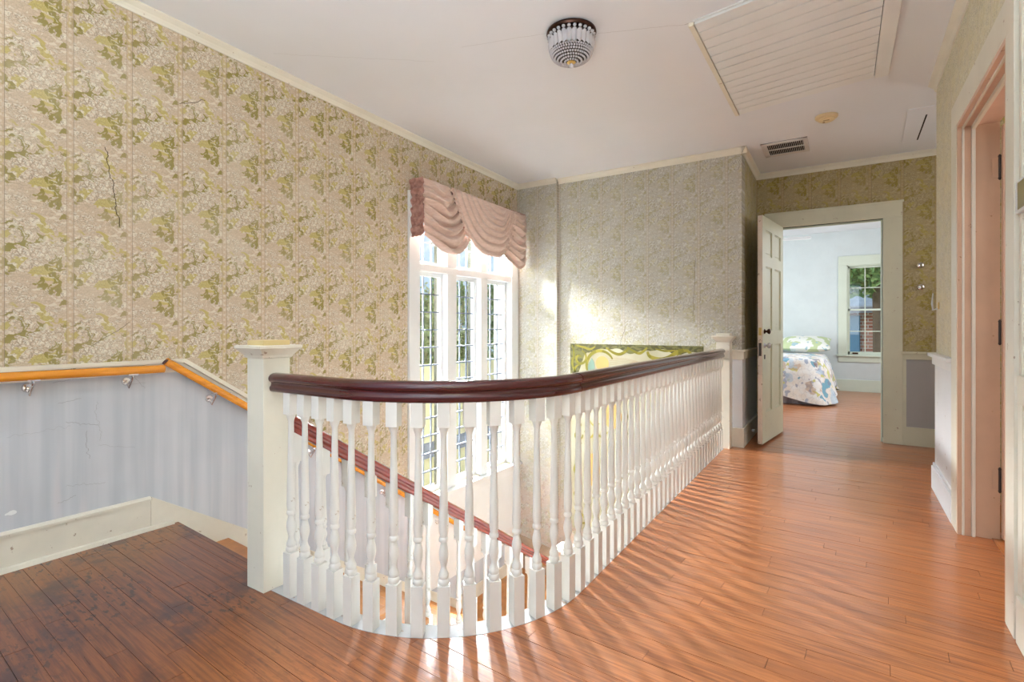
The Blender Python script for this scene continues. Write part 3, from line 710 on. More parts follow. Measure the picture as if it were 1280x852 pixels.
# ------------------------------------------------------------------ wall handrails
def wall_rail(name, y0, z0, y1, z1, ys, label, capdark=False):
    x = XL+.085
    r = thing(name, (x, y0, z0), label, 'handrail', 'orange wall handrails')
    MB().tube([(x, y0, z0), (x, y1, z1)], .021, 16).build('rail', 'orange', r, smooth='auto')
    MB().tube([(x, y0+(.001 if y0 > y1 else -.001), z0), (x, y0+(-.002 if y1 > y0 else .002), z0+(.001))], .0205, 16).build('end_grain', 'rail_end', r) if capdark else None
    for y in ys:
        z = z0+(z1-z0)*(y-y0)/(y1-y0)
        br = MB(); br.tube([(x, y, z-.018), (x, y, z-.034), (x-.012, y, z-.052), (x-.045, y, z-.066), (XL+.02, y, z-.060)], .006, 8)
        br.box(x-.012, x+.012, y-.022, y+.022, z-.024, z-.018)
        bb = br.build('bracket', 'chrome', r, smooth='auto')
        MB().tube([(XL+.004, y, z-.060), (XL+.014, y, z-.060)], [.024, .018], 14).build('rosette', 'chrome', bb, smooth='auto')
        MB().tube([(XL+.010, y, z-.070), (XL+.040, y, z-.092), (x-.008, y, z-.050)], .0045, 8).build('brace', 'chrome', bb, smooth='auto')
    return r
wall_rail('wall_handrail', -.3, .888, 1.325, .872, (.79, 1.18), 'level orange varnished handrail on chrome brackets on the left wall')
r = wall_rail('wall_handrail', 1.335, .912, 3.95, .912-2.615*.675, (1.60, 2.27, 2.96, 3.60), 'orange varnished handrail sloping down the left wall behind the newel post', True)

# ------------------------------------------------------------------ stair window
win = thing('window_1', (XL, 4.15, -.44), 'tall white three light leaded window over the stairs', 'window', kind='structure')
def cas(b, y0, y1, z0, z1, x0=XL, x1=XL+.024): return b.box(x0, x1, y0, y1, z0, z1)
cas(MB(), 3.262, 3.395, -.445, 2.12).build('casing', 'white', win, bevel=.003)
cas(MB(), 4.895, 5.03, -.445, 2.12).build('casing', 'white', win, bevel=.003)
cas(MB(), 3.262, 5.03, 2.12, 2.28).build('casing', 'white', win)
MB().box(XL-.10, XL+.07, 3.23, 5.038, -.475, -.445).build('sill', 'white', win, bevel=.004)
MB().box(XL+.006, XL+.03, 3.262, 5.03, -.56, -.475).build('apron_rail', 'white', win)
mull = [(3.79, 3.925), (4.325, 4.44)]
for y0, y1 in mull: MB().box(XL-.11, XL+.010, y0, y1, -.445, 2.12).build('mullion', 'white', win, bevel=.004)
MB().box(XL-.11, XL+.012, 3.395, 4.895, 1.600, 1.665).build('transom', 'white', win, bevel=.004)
MB().box(XL-.13, XL+.0, 3.36, 3.395, -.445, 2.12).box(XL-.13, XL, 4.895, 4.93, -.445, 2.12).box(XL-.13, XL, 3.36, 4.93, 2.085, 2.12).build('jamb', 'white', win)
bays = [(3.395, 3.79), (3.925, 4.325), (4.44, 4.895)]
gx = XL-.075
def sash(y0, y1, z0, z1, nr, nc, fw, barmat, nm='sash'):
    f = MB(); x0, x1 = gx-.02, gx+.022
    f.box(x0, x1, y0, y0+fw, z0, z1); f.box(x0, x1, y1-fw, y1, z0, z1); f.box(x0, x1, y0+fw, y1-fw, z0, z0+fw); f.box(x0, x1, y0+fw, y1-fw, z1-fw, z1)
    s = f.build(nm, 'white', win, bevel=.003)
    a0, a1, c0, c1 = y0+fw, y1-fw, z0+fw, z1-fw; dy = (a1-a0)/nc; dz = (c1-c0)/nr
    for j in range(1, nc): MB().box(gx-.008, gx+.008, a0+j*dy-.0055, a0+j*dy+.0055, c0, c1).build('glazing_bar', barmat, s)
    for i in range(1, nr): MB().box(gx-.009, gx+.009, a0, a1, c0+i*dz-.006, c0+i*dz+.006).build('glazing_bar', barmat, s)
    first = None
    for i in range(nr):
        for j in range(nc):
            yc, zc = a0+(j+.5)*dy, c0+(i+.5)*dz
            if first is None:
                o = MB().box(gx-.0015, gx+.0015, yc-dy/2+.004, yc+dy/2-.004, zc-dz/2+.004, zc+dz/2-.004).build('pane', 'glass', s, at=(gx, yc, zc)); first = o
            else: o = first.copy(); C.objects.link(o)
            o.parent = s; o.location = Vector((gx, yc, zc))-wloc(s)
    return s
for y0, y1 in bays:
    s = sash(y0, y1, -.445, 1.60, 12, 3, .038, 'lead'); sash(y0, y1, 1.665, 2.085, 2, 3, .03, 'lead_white', 'transom_light')
# casement latch in the first sash
MB().box(gx+.02, gx+.045, 3.455, 3.475, .15, .20).build('latch', 'iron', win)
# outside jambs in dark stone
for y0, y1 in mull+[(4.895, 4.95)]:
    MB().box(XL-.18, gx-.024, y0+.02, y1-.01, -.445, 2.12).build('outer_mullion', 'ext_dark', win)
MB().box(XL-.20, gx-.03, 4.86, 4.90, -.445, 2.12).build('outer_jamb', 'ext_grey', win)

# ------------------------------------------------------------------ valance
val = thing('window_valance', (XL+.07, 4.15, 1.75), 'dusty pink swagged fabric valance over the leaded stair window', 'valance')
xf = XL+.135
def swag(name, TL, TR, BL, BR, sag, nf, xo, mat='pink', amp=.020, skew=.5, sag0=0.0, side=None, ragged=0):
    def fn(x, t):
        Lx = TL[0]+(BL[0]-TL[0])*t; Lz = TL[1]+(BL[1]-TL[1])*t; Rx = TR[0]+(BR[0]-TR[0])*t; Rz = TR[1]+(BR[1]-TR[1])*t
        xs = x**(math.log(.5)/math.log(skew))
        y = Lx+(Rx-Lx)*x; z = Lz+(Rz-Lz)*x-(sag0+(sag-sag0)*t**.55)*4*xs*(1-xs)
        w = noise.noise(Vector((x*2.2, t*3.1, xo*90)))
        ph = 2*PI*(nf*t+.35*w+.10*math.sin(x*5+xo*50))
        a = amp*(0.30+1.25*math.sin(PI*min(1, max(0, x*.92+.04))))*(.35+.65*min(1, t*4))
        f = math.sin(ph)*.5+.5; f = f**.6*(1+.25*math.sin(ph*.5+3*w))
        dx = a*f*1.35+.004*math.sin(ph*2.3+x*4)
        # belly outwards
        dx += .028*math.sin(PI*x)*math.sin(PI*min(1, t*.8))
        return (xf+xo+dx, y+ragged*.004*math.sin(t*55)*(x > .97), z)
    return MB().grid(fn, 40, 96).build(name, mat, val, smooth=True, solid=.004)
swag('left_swag', (3.305, 2.375), (3.655, 2.375), (3.31, 1.885), (3.93, 1.92), .150, 6.5, .000, skew=.55, amp=.030)
def centre(x, t):
    cY = 4.50; L_, R_ = cY-(cY-3.672)*t**.8, cY+(4.83-cY)*t**.8
    D = .555*t**1.15; y = L_+(R_-L_)*x; u_ = abs(2*x-1)
    z = 2.372-.019*(y-3.67)-D*(1-u_**2.6)
    w = noise.noise(Vector((x*2.0, t*3.0, 4.4)))
    ph = 2*PI*(8.5*t+.30*w); f = (math.sin(ph)*.5+.5)**.7
    dx = .034*f*(.25+.75*t)*(.45+.55*math.sin(PI*x))+.035*math.sin(PI*x)*math.sin(PI*min(1, t*.85))
    return (xf+.014+dx, y, z)
MB().grid(centre, 56, 110).build('centre_swag', 'pink', val, smooth=True, solid=.004)
swag('right_swag', (4.74, 2.350), (5.00, 2.350), (4.44, 1.90), (4.985, 1.80), .105, 7, .004, skew=.55, amp=.026)
def ret(x, t):
    f = math.sin(2*PI*(6*t+.5*noise.noise(Vector((x*3, t*4, 1.2)))+.3*x))
    return (XL+.008+(xf-XL+.022)*x, 3.292-.016*(f*.5+.5)-.008*noise.noise(Vector((x*9, t*12, 3))), 2.375-.49*t+.004*f-.012*math.sin(PI*x)*t)
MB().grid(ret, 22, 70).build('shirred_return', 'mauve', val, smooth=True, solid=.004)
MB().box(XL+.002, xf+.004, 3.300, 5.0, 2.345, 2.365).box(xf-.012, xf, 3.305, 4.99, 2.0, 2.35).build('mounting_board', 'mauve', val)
def ruff(x, t):
    y = 3.66+.27*t; z = 2.372-.455*t; return (xf+.028+.020*x+.006*math.sin(t*70), y-.020+.022*x+.006*math.sin(t*62+x*2), z-.01*x)
MB().grid(ruff, 4, 120).build('ruffle', 'pink', val, smooth=True, solid=.002)

# ------------------------------------------------------------------ painted panel on the back wall
mp = thing('painted_panel', (-1.80, YB, -1.05), 'large painted panel with olive scrolls and an orange sun on the back wall', 'painting')
k = N('panel_ground'); o_ = k.obj()
cg = k.mix(k.step(k.noise(o_, 3, 3), .4, .65), (.42, .38, .25), (.50, .47, .35)); k.fin(cg, .6, .3); M['panel'] = k.m
k = N('olive_scroll'); o_ = k.obj(); cg = k.mix(k.step(k.noise(o_, 9, 2), .5, .54), (.19, .165, .015), (.28, .24, .03)); M['olive_a'] = k.fin(cg, .6, .3)
k = N('dark_olive_border'); o_ = k.obj(); ww = k.noise(k.map(o_, (1, 1, 1.5)), 11, 2, .5, 1.2)
cg = k.mix(k.step(ww, .48, .52), (.085, .08, .03), (.16, .15, .055)); M['olive_b'] = k.fin(cg, .6, .3)
M['sun'] = paint('orange_sun', (.60, .36, .12), .6); M['teal'] = paint('teal_fan', (.20, .30, .23), .6); M['thin'] = paint('thin_brown_line', (.40, .31, .20), .6)
px0, px1, pz0, pz1 = -2.515, -1.12, -1.08, .915
yp = YB-.018
MB().box(px0, px1, yp, YB, pz0, pz1).build('board', 'panel', mp)
def flat(b, pts, d, w0=None):
    b.prism([(x, yp-d, z) for x, z in pts], (0, d, 0))
def ribbon(b, pts, w, d):
    """flat painted band along pts (x,z) with widths w"""
    n = len(pts); L = []; R = []
    for i, (x, z) in enumerate(pts):
        a = pts[max(0, i-1)]; c = pts[min(n-1, i+1)]; dx, dz = c[0]-a[0], c[1]-a[1]; l = math.hypot(dx, dz) or 1
        ww = w[i] if isinstance(w, list) else w; L.append((x-dz/l*ww, z+dx/l*ww)); R.append((x+dz/l*ww, z-dx/l*ww))
    for i in range(n-1): b.prism([(L[i][0], yp-d, L[i][1]), (L[i+1][0], yp-d, L[i+1][1]), (R[i+1][0], yp-d, R[i+1][1]), (R[i][0], yp-d, R[i][1])], (0, d, 0))
def spiral(cx, cz_, r0, r1, a0, a1, n=26): return [(cx+(r0+(r1-r0)*i/n)*math.cos(a0+(a1-a0)*i/n), cz_+(r0+(r1-r0)*i/n)*math.sin(a0+(a1-a0)*i/n)) for i in range(n+1)]
def taper(n, a, m): return [a+(m-a)*math.sin(PI*i/(n-1)) for i in range(n)]
b = MB()
low = []
for i in range(70):
    x = px1+(px0+.20-px1)*i/69; low.append((x, pz1-.062-.020*math.sin(x*13)-.012*math.sin(x*27+1)))
flat(b, [(px0, pz1), (px1, pz1)]+low+[(px0+.17, .80), (px0+.12, .66), (px0+.07, .52), (px0+.05, .25), (px0, .05)], .001)
b.build('dark_border', 'olive_b', mp)
def smooth(pts, n=7):
    out = []
    for i in range(len(pts)-1):
        p0 = pts[max(0, i-1)]; p1 = pts[i]; p2 = pts[i+1]; p3 = pts[min(len(pts)-1, i+2)]
        for j in range(n):
            t = j/n; out.append(tuple(.5*((2*p1[k])+(-p0[k]+p2[k])*t+(2*p0[k]-5*p1[k]+4*p2[k]-p3[k])*t*t+(-p0[k]+3*p1[k]-3*p2[k]+p3[k])*t**3) for k in (0, 1)))
    return out+[pts[-1]]
scr = [(spiral(-2.40, .76, .018, .085, .6, 7.6), .014), (spiral(-2.16, .69, .165, .150, 3.9, .5), .017), (spiral(-2.40, .62, .05, .07, 4.6, 1.6), .012),
       (smooth([(-2.49, .90), (-2.47, .80), (-2.49, .70), (-2.45, .58), (-2.47, .45), (-2.43, .30)]), .012), (smooth([(-2.46, .90), (-2.36, .88), (-2.28, .86), (-2.22, .89)]), .012),
       (smooth([(-2.10, .88), (-2.02, .83), (-1.95, .815), (-1.88, .85), (-1.85, .89)]), .015), (smooth([(-1.87, .89), (-1.80, .85), (-1.74, .83), (-1.69, .86), (-1.66, .89)]), .014),
       (smooth([(-1.66, .85), (-1.63, .80), (-1.53, .775), (-1.44, .80), (-1.36, .86), (-1.30, .88)]), .022), (smooth([(-1.58, .88), (-1.48, .86), (-1.38, .87)]), .010), (smooth([(-1.34, .84), (-1.28, .87), (-1.23, .83), (-1.20, .76)]), .014),
       (spiral(-1.34, .82, .01, .035, 0, 5.5), .007),
       (smooth([(-2.38, .15), (-2.42, .09), (-2.39, .04), (-2.44, .0)]), .012), (spiral(-2.42, -.07, .02, .055, 1, 6.5), .012), (smooth([(-2.30, .12), (-2.24, .05), (-2.17, .08)]), .008),
       (smooth([(-2.38, -.15), (-2.44, -.22), (-2.43, -.34), (-2.46, -.45), (-2.42, -.55), (-2.45, -.68)]), .016), (spiral(-2.43, -.70, .02, .05, 1.5, 6), .013),
       (smooth([(-2.35, -.02), (-2.28, -.08), (-2.22, -.03), (-2.14, -.06), (-2.08, .0)]), .010), (spiral(-2.38, -.95, .02, .07, 0, 6), .012), (smooth([(-1.9, .25), (-1.87, .18), (-1.90, .10), (-1.86, .0)]), .010)]
for P_, w in scr:
    b = MB(); ribbon(b, P_, taper(len(P_), w*.45, w), .0022); b.build('scroll', 'olive_a', mp)
def disc(b, cx, c_, r, d, a=1.0): flat(b, [(cx+r*math.cos(2*PI*i/28), c_+r*a*math.sin(2*PI*i/28)) for i in range(28)], d)
for q_ in ((-2.143, .712, .074, 1.05), (-2.03, .17, .10, 1.3), (-2.26, -.42, .09, 1.9)):
    b = MB(); disc(b, q_[0], q_[1], q_[2], .0020, q_[3]); b.build('sun_disc', 'sun', mp)
b = MB(); flat(b, [(-2.31, .60), (-2.30, .70), (-2.26, .77), (-2.235, .72), (-2.225, .64), (-2.25, .57)], .0018); b.build('teal_fan', 'teal', mp)
b = MB()
for i in range(4):
    ribbon(b, [(-2.06+j*.06, .70+.022*i+.055*math.sin(j/9*PI)-.003*i*j-.006*j) for j in range(11)], .0025, .0014)
b.build('thin_lines', 'thin', mp)

# ------------------------------------------------------------------ ceiling things
hat = struct(thing('trim_9', (-.28, 3.55, cz(3.55))), 'white attic hatch of narrow boards in the ceiling', 'hatch')
q = [(-.700, 2.93), (-.684, 4.293), (.163, 4.14), (.172, 2.80)]      # near left, far left, far right, near right
def Q(s, t):
    a = Vector(q[0])*(1-t)+Vector(q[1])*t; c = Vector(q[3])*(1-t)+Vector(q[2])*t; return a*(1-s)+c*s
nb = 14
b = MB(); pp = [Q(0, 0), Q(1, 0), Q(1, 1), Q(0, 1)]
b.prism([(p.x, p.y, cz(p.y)-.0005) for p in pp], (0, 0, -.001)); b.build('hatch_gap', 'black', hat)
for i in range(nb):
    g_ = .0046 if i != 5 else .008
    ax = Q(0, 0)-Q(0, 1); t0 = i/nb+g_/1.36; t1 = (i+1)/nb-g_/1.36*.6
    pp = [Q(.004, t0), Q(.996, t0), Q(.996, t1), Q(.004, t1)]
    MB().prism([(p.x, p.y, cz(p.y)-.0015) for p in pp], (0, 0, -.014)).build('hatch_board', 'white', hat)
def strip(name, p, q_, w, side, th, mat):
    p, q_ = Vector(p), Vector(q_); d = (q_-p).normalized(); n = Vector((-d.y, d.x))*side*w; pts = [p, q_, q_+n, p+n]
    return MB().prism([(a.x, a.y, cz(a.y)-.0) for a in pts], (0, 0, -th)).build(name, mat, hat, bevel=.002)
strip('frame_strip', q[0], q[1], .028, 1, .022, 'cream'); strip('frame_strip', q[3], q[2], .075, -1, .022, 'white')
strip('frame_strip', q[1], q[2], .012, 1, .006, 'white'); strip('frame_strip', q[0], q[3], .012, -1, .006, 'white')

# second access panel near the right wall
ap = struct(thing('trim_10', (.49, 5.28, cz(5.28))), 'flush white access panel with a black slot by the right wall', 'hatch')
MB().prism([(.40, 4.88, cz(4.88)), (.62, 4.88, cz(4.88)), (.64, 5.65, cz(5.65)), (.42, 5.65, cz(5.65))], (0, 0, -.006)).build('panel', 'ceiling', ap)
MB().prism([(.522, 5.04, cz(5.04)-.006), (.532, 5.04, cz(5.04)-.006), (.530, 5.63, cz(5.63)-.006), (.520, 5.63, cz(5.63)-.006)], (0, 0, -.0015)).build('slot', 'black', ap)

# air register
vn = thing('ceiling_vent', (-.45, 5.27, cz(5.27)), 'rectangular white air register with dark louvres in the ceiling', 'vent')
vx0, vx1, vy0, vy1 = -.635, -.270, 5.085, 5.46; vz = cz(5.27)
def zb(y): return cz(y)
MB().prism([(vx0, vy0, zb(vy0)), (vx1, vy0, zb(vy0)), (vx1, vy1, zb(vy1)), (vx0, vy1, zb(vy1))], (0, 0, -.003)).build('backing', 'black', vn)
f = MB()
for a0, a1, c0, c1 in [(vx0, vx0+.045, vy0, vy1), (vx1-.035, vx1, vy0, vy1), (vx0, vx1, vy0, vy0+.045), (vx0, vx1, vy1-.045, vy1)]:
    f.prism([(a0, c0, zb(c0)), (a1, c0, zb(c0)), (a1, c1, zb(c1)), (a0, c1, zb(c1))], (0, 0, -.010))
f.build('register_frame', 'vent_metal', vn, bevel=.003)
MB().prism([(vx0+.04, 5.265, vz), (vx1-.03, 5.265, vz), (vx1-.03, 5.279, vz), (vx0+.04, 5.279, vz)], (0, 0, -.010)).build('centre_bar', 'vent_metal', vn)
n0 = None
for i in range(20):
    x = vx0+.055+i*.0148
    if n0 is None: n0 = MB().prism([(0, vy0+.045, zb(vy0)-.002), (.003, vy0+.045, zb(vy0)-.002), (.003, vy1-.045, zb(vy1)-.002), (0, vy1-.045, zb(vy1)-.002)], (.002, 0, -.006)).build('louvre', 'vent_metal', vn, at=(0, 0, 0)); o = n0
    else: o = n0.copy(); C.objects.link(o); o.parent = vn
    o.location = Vector((x, 0, 0))-wloc(vn)

# smoke detector
sd = thing('smoke_detector', (-.12, 4.70, cz(4.70)), 'round yellowed smoke detector on the ceiling', 'smoke detector')
MB().lathe((-.12, 4.70, cz(4.70)), [(.078, 0), (.078, -.012), (.072, -.020), (.060, -.024)], 28).build('base', 'detector', sd, smooth='auto')
MB().lathe((-.12, 4.70, cz(4.70)), [(.060, -.020), (.058, -.032), (.045, -.040), (.020, -.043), (.001, -.043)], 28).build('cover', 'detector', sd, smooth='auto')
MB().box(-.14, -.10, 4.665, 4.675, cz(4.7)-.045, cz(4.7)-.039).box(-.145, -.13, 4.69, 4.72, cz(4.7)-.046, cz(4.7)-.039).build('grille', paint('brown_grille', (.45, .30, .15), .5), sd)

# crystal flush light
lx, ly = -1.315, 2.665; lz = cz(ly)
cl = thing('ceiling_light', (lx, ly, lz), 'flush crystal basket ceiling light with dark bronze rim', 'ceiling light')
MB().lathe((lx, ly, lz), [(.128, .0), (.140, -.004), (.142, -.014), (.136, -.024), (.128, -.026)], 40).build('canopy', 'bronze', cl, smooth='auto')
MB().lathe((lx, ly, lz), [(.02, -.02), (.03, -.04), (.03, -.07), (.001, -.085)], 16).build('bulb', paint('frosted_bulb', (.85, .80, .74), .5), cl, smooth=True)
NP = 26; pr = None; bd = None
for i in range(NP):
    a = 2*PI*i/NP
    if pr is None:
        w = .0150
        m = MB(); m.add([(-w*.5, -.004, 0), (w*.5, -.004, 0), (w, .002, -.010), (w, .004, -.058), (0, -.006, -.075), (-w, .004, -.058), (-w, .002, -.010), (0, -.008, -.035), (0, .006, -.035)],
                        [(0, 1, 7), (1, 2, 7), (2, 3, 7), (3, 4, 7), (4, 5, 7), (5, 6, 7), (6, 0, 7), (1, 0, 8), (2, 1, 8), (3, 2, 8), (4, 3, 8), (5, 4, 8), (6, 5, 8), (0, 6, 8)])
        pr = m.build('crystal_prism', 'crystal', cl, at=(0, 0, 0)); o = pr
        m = MB(); m.lathe((0, 0, 0), [(.002, .010), (.009, .005), (.011, 0), (.009, -.005), (.002, -.010)], 8); bd = m.build('crystal_bead', 'crystal', cl, at=(0, 0, 0)); o2 = bd
    else:
        o = pr.copy(); C.objects.link(o); o2 = bd.copy(); C.objects.link(o2)
    for ob, r_, z_ in ((o, .126, -.046), (o2, .129, -.034)):
        ob.parent = cl; ob.location = (r_*math.cos(a), r_*math.sin(a), z_); ob.rotation_euler = (0, 0, a-PI/2)
    o.rotation_euler = (.08, 0, a+PI/2)
MB().lathe((lx, ly, lz), [(.1265, -.044), (.1285, -.047), (.1265, -.050)], 40).build('wire_ring', 'iron', cl)
MB().lathe((lx, ly, lz), [(.114, -.119), (.117, -.121), (.114, -.124)], 40).build('wire_ring', 'iron', cl)
m = MB()
for ring in range(7):
    tt = ring/7; r_ = .116*math.cos(tt*PI/2*.93); z_ = -.120-.055*math.sin(tt*PI/2); nn_ = max(8, int(2*PI*r_/.0145))
    for i in range(nn_):
        a = 2*PI*(i+.5*(ring % 2))/nn_; m.lathe((lx+r_*math.cos(a), ly+r_*math.sin(a), lz+z_), [(.001, .007), (.0065, .002), (.0065, -.002), (.001, -.007)], 6)
m.build('bead_dome', 'crystal', cl, kind='stuff')
MB().lathe((lx, ly, lz), [(.004, -.168), (.022, -.172), (.026, -.177), (.014, -.182), (.003, -.184)], 18).build('brass_nut', 'brass', cl, smooth='auto')
MB().lathe((lx, ly, lz), [(.003, -.180), (.010, -.186), (.0135, -.195), (.010, -.204), (.002, -.208)], 14).build('finial', 'crystal', cl, smooth=True)

# ------------------------------------------------------------------ bedroom doorway trim and door
tr = struct(thing('trim_11', (-.12, YF, 0)), 'dull cream casing and jamb of the bedroom doorway', 'door frame')
MB().box(dx1, .452, YF-.024, YF, 0, dzt).build('casing', 'far_trim', tr, bevel=.003)
MB().box(-.70, dx0, YF-.024, YF, 0, dzt).build('casing', 'far_trim', tr, bevel=.003)
MB().box(-.70, .452, YF-.026, YF, dzt, 2.27).build('head_casing', 'far_trim', tr, bevel=.003)
MB().box(-.71, .462, YF-.032, YF, 2.262, 2.28).build('head_cap', 'far_trim', tr, bevel=.003)
MB().box(dx1, dx1+.02, YF, YF+.14, 0, dzt).box(dx0-.02, dx0, YF, YF+.14, 0, dzt).box(dx0, dx1, YF, YF+.14, dzt, dzt+.02).build('jamb', 'bed_trim', tr)
MB().box(dx1-.014, dx1, YF+.045, YF+.085, 0, dzt-.012).box(dx0, dx0+.014, YF+.045, YF+.085, 0, dzt-.012).box(dx0, dx1, YF+.045, YF+.085, dzt-.012, dzt).build('door_stop', 'bed_trim', tr)
MB().box(dx1-.003, dx1, YF+.004, YF+.010, .05, dzt-.01).box(dx0, dx1, YF+.004, YF+.012, dzt-.005, dzt).build('weather_strip', 'black', tr)

# door leaf, local frame: a along the leaf from the hinge, t thickness towards the hall
ANG = .127; HX, HY = -.555, 5.985
dirv = Vector((-math.sin(ANG), -math.cos(ANG), 0)); nrm = Vector((math.cos(ANG), -math.sin(ANG), 0))
LW, LH, LT = .775, 2.10, .040
dr = thing('door_1', (HX, HY, 0), 'open pale green cream six panel door with a dark knob and chipped edge', 'door', kind='structure')
def LP(a, t, z): p = Vector((HX, HY, 0))+dirv*a+nrm*t; return (p.x, p.y, z)
def lbox(b, a0, a1, t0, t1, z0, z1):
    vs = [LP(a0, t0, z0), LP(a1, t0, z0), LP(a1, t1, z0), LP(a0, t1, z0), LP(a0, t0, z1), LP(a1, t0, z1), LP(a1, t1, z1), LP(a0, t1, z1)]
    return b.add(vs, [(0, 1, 2, 3), (7, 6, 5, 4), (0, 4, 5, 1), (1, 5, 6, 2), (2, 6, 7, 3), (3, 7, 4, 0)])
zb0 = .022
lv = [zb0, .30, .93, 1.06, 1.66, 1.76, 2.00, LH+zb0]
b = MB()
st_ = .10; mid0, mid1 = LW/2-.048, LW/2+.048
t0, t1 = -.02, .02
for a0, a1 in [(0, st_), (LW-st_, LW)]: lbox(b, a0, a1, t0, t1, zb0, LH+zb0)
for z0, z1 in [(lv[0], lv[1]), (lv[2], lv[3]), (lv[4], lv[5]), (lv[6], lv[7])]: lbox(b, st_, LW-st_, t0, t1, z0, z1)
for z0, z1 in [(lv[1], lv[2]), (lv[3], lv[4]), (lv[5], lv[6])]: lbox(b, mid0, mid1, t0, t1, z0, z1)
leaf = b.build('door_leaf', 'door_green', dr)
for z0, z1 in [(lv[1], lv[2]), (lv[3], lv[4]), (lv[5], lv[6])]:
    for a0, a1 in [(st_, mid0), (mid1, LW-st_)]:
        p = lbox(MB(), a0, a1, -.007, .007, z0, z1)
        i_ = .028; lbox(p, a0+i_, a1-i_, -.012, .012, z0+i_, z1-i_)
        for q0, q1, w0, w1 in [(a0, a0+.010, z0, z1), (a1-.010, a1, z0, z1), (a0, a1, z0, z0+.010), (a0, a1, z1-.010, z1)]: lbox(p, q0, q1, -.013, .013, w0, w1)
        p.build('door_panel', 'door_green', leaf, bevel=.003)
lbox(MB(), LW, LW+.002, t0, t1, zb0, LH+zb0).build('worn_edge', 'door_edge', leaf, label='chipped pinkish closing edge')
lbox(MB(), LW+.001, LW+.004, -.012, .012, 1.02, 1.09).build('latch_plate', 'brass', leaf)
lbox(MB(), LW+.001, LW+.005, -.012, .012, .83, .95).build('mortise_plate', 'iron', leaf)
lbox(MB(), LW-.085, LW-.055, .02, .024, .80, .84).build('keyhole_plate', 'iron', leaf)
def knob(a, z, r, mat, nm):
    c = Vector(LP(a, .02, z)); b = MB(); P_ = [c, c+nrm*.004, c+nrm*.012, c+nrm*.022, c+nrm*.030, c+nrm*.042, c+nrm*.050, c+nrm*.054]
    b.tube(P_, [r*.9, r*.9, r*.4, r*.38, r*.8, r, r*.75, r*.2], 16); return b.build(nm, mat, leaf, smooth='auto')
knob(LW-.065, 1.055, .026, 'bronze', 'deadbolt_knob'); knob(LW-.065, .925, .027, 'crystal', 'glass_knob'); knob(LW-.065, .925, .018, 'iron', 'knob_rose')
for z in (.25, 1.1, 1.9): lbox(MB(), -.012, .006, -.028, -.018, z-.05, z+.05).build('hinge', 'iron', leaf)
MB().tube([(XC+.001, 5.55, .08), (XC+.045, 5.55, .08)], [.010, .013], 10).build('door_bumper', 'wain_white', dr)

# side pier: chair rail, wainscot, baseboard wrapping the corner beside the newel
t = struct(thing('trim_12', (XC, YB, 0)), 'cream chair rail and pier trim behind the far newel post', 'trim')
MB().box(-.868, XC+.020, YB-.02, YB, .80, .875).box(XC, XC+.020, YB, YF-.024, .80, .875).build('chair_rail', 'cream', t, bevel=.003)
MB().box(-.868, XC+.036, YB-.036, YB, .872, .890).box(XC, XC+.036, YB, YF-.03, .872, .890).build('rail_cap', 'cream', t, bevel=.003)
MB().box(-.868, XC+.006, YB-.006, YB, .17, .80).box(XC, XC+.006, YB, YF-.024, .17, .80).build('wainscot', 'wain_white', t)
bs = struct(MB().box(-.868, XC+.022, YB-.022, YB, 0, .175).box(XC, XC+.022, YB, YF-.024, 0, .175).build('baseboard_pier', 'cream_old', bevel=.003), 'cream baseboard wrapping the pier between newel and open door', 'baseboard')
# far wall right of the door
struct(MB().box(.452, 1.7, YF-.020, YF, 0, .170).build('baseboard_far', 'far_trim', bevel=.003), 'cream baseboard right of the bedroom doorway', 'baseboard')
t = struct(MB().box(.452, 1.7, YF-.018, YF, .795, .850).build('trim_13', 'far_trim', bevel=.003), 'cream chair rail right of the bedroom doorway', 'trim')
MB().box(.440, 1.7, YF-.040, YF, .850, .868).build('rail_cap', 'far_trim', t, bevel=.003)
MB().box(.452, .480, YF-.012, YF, .17, .80).build('panel_stile', 'far_trim', t)
def hook(name, x, z, label):
    h = thing(name, (x, YF, z), label, 'hook', 'round wall knobs right of the bedroom door')
    MB().tube([(x, YF, z), (x, YF-.012, z), (x, YF-.016, z), (x, YF-.034, z), (x, YF-.040, z)], [.012, .010, .024, .024, .014], 14).build('knob_head', 'chrome', h, smooth='auto')
    MB().tube([(x, YF, z), (x, YF-.006, z)], [.016, .014], 12).build('backplate', 'iron', h)
hook('coat_hook', .585, 1.46, 'lower glass knob on the olive wallpaper right of the door'); hook('coat_hook', .580, 1.66, 'upper glass knob on the olive wallpaper right of the door')

# ------------------------------------------------------------------ right wall trim
t = struct(thing('trim_14', (XR, 3.1, 0)), 'pale cream casing with peach jambs of the right doorway', 'door frame')
MB().box(XR-.022, XR, 3.60, 3.756, 0, rzt).build('casing', 'cream', t, bevel=.002)
MB().box(XR-.022, XR, 2.485, 2.598, 0, rzt).build('casing', 'cream', t, bevel=.002)
MB().box(XR-.022, XR, 2.485, 3.756, rzt, 2.31).build('head_casing', 'cream', t, bevel=.002)
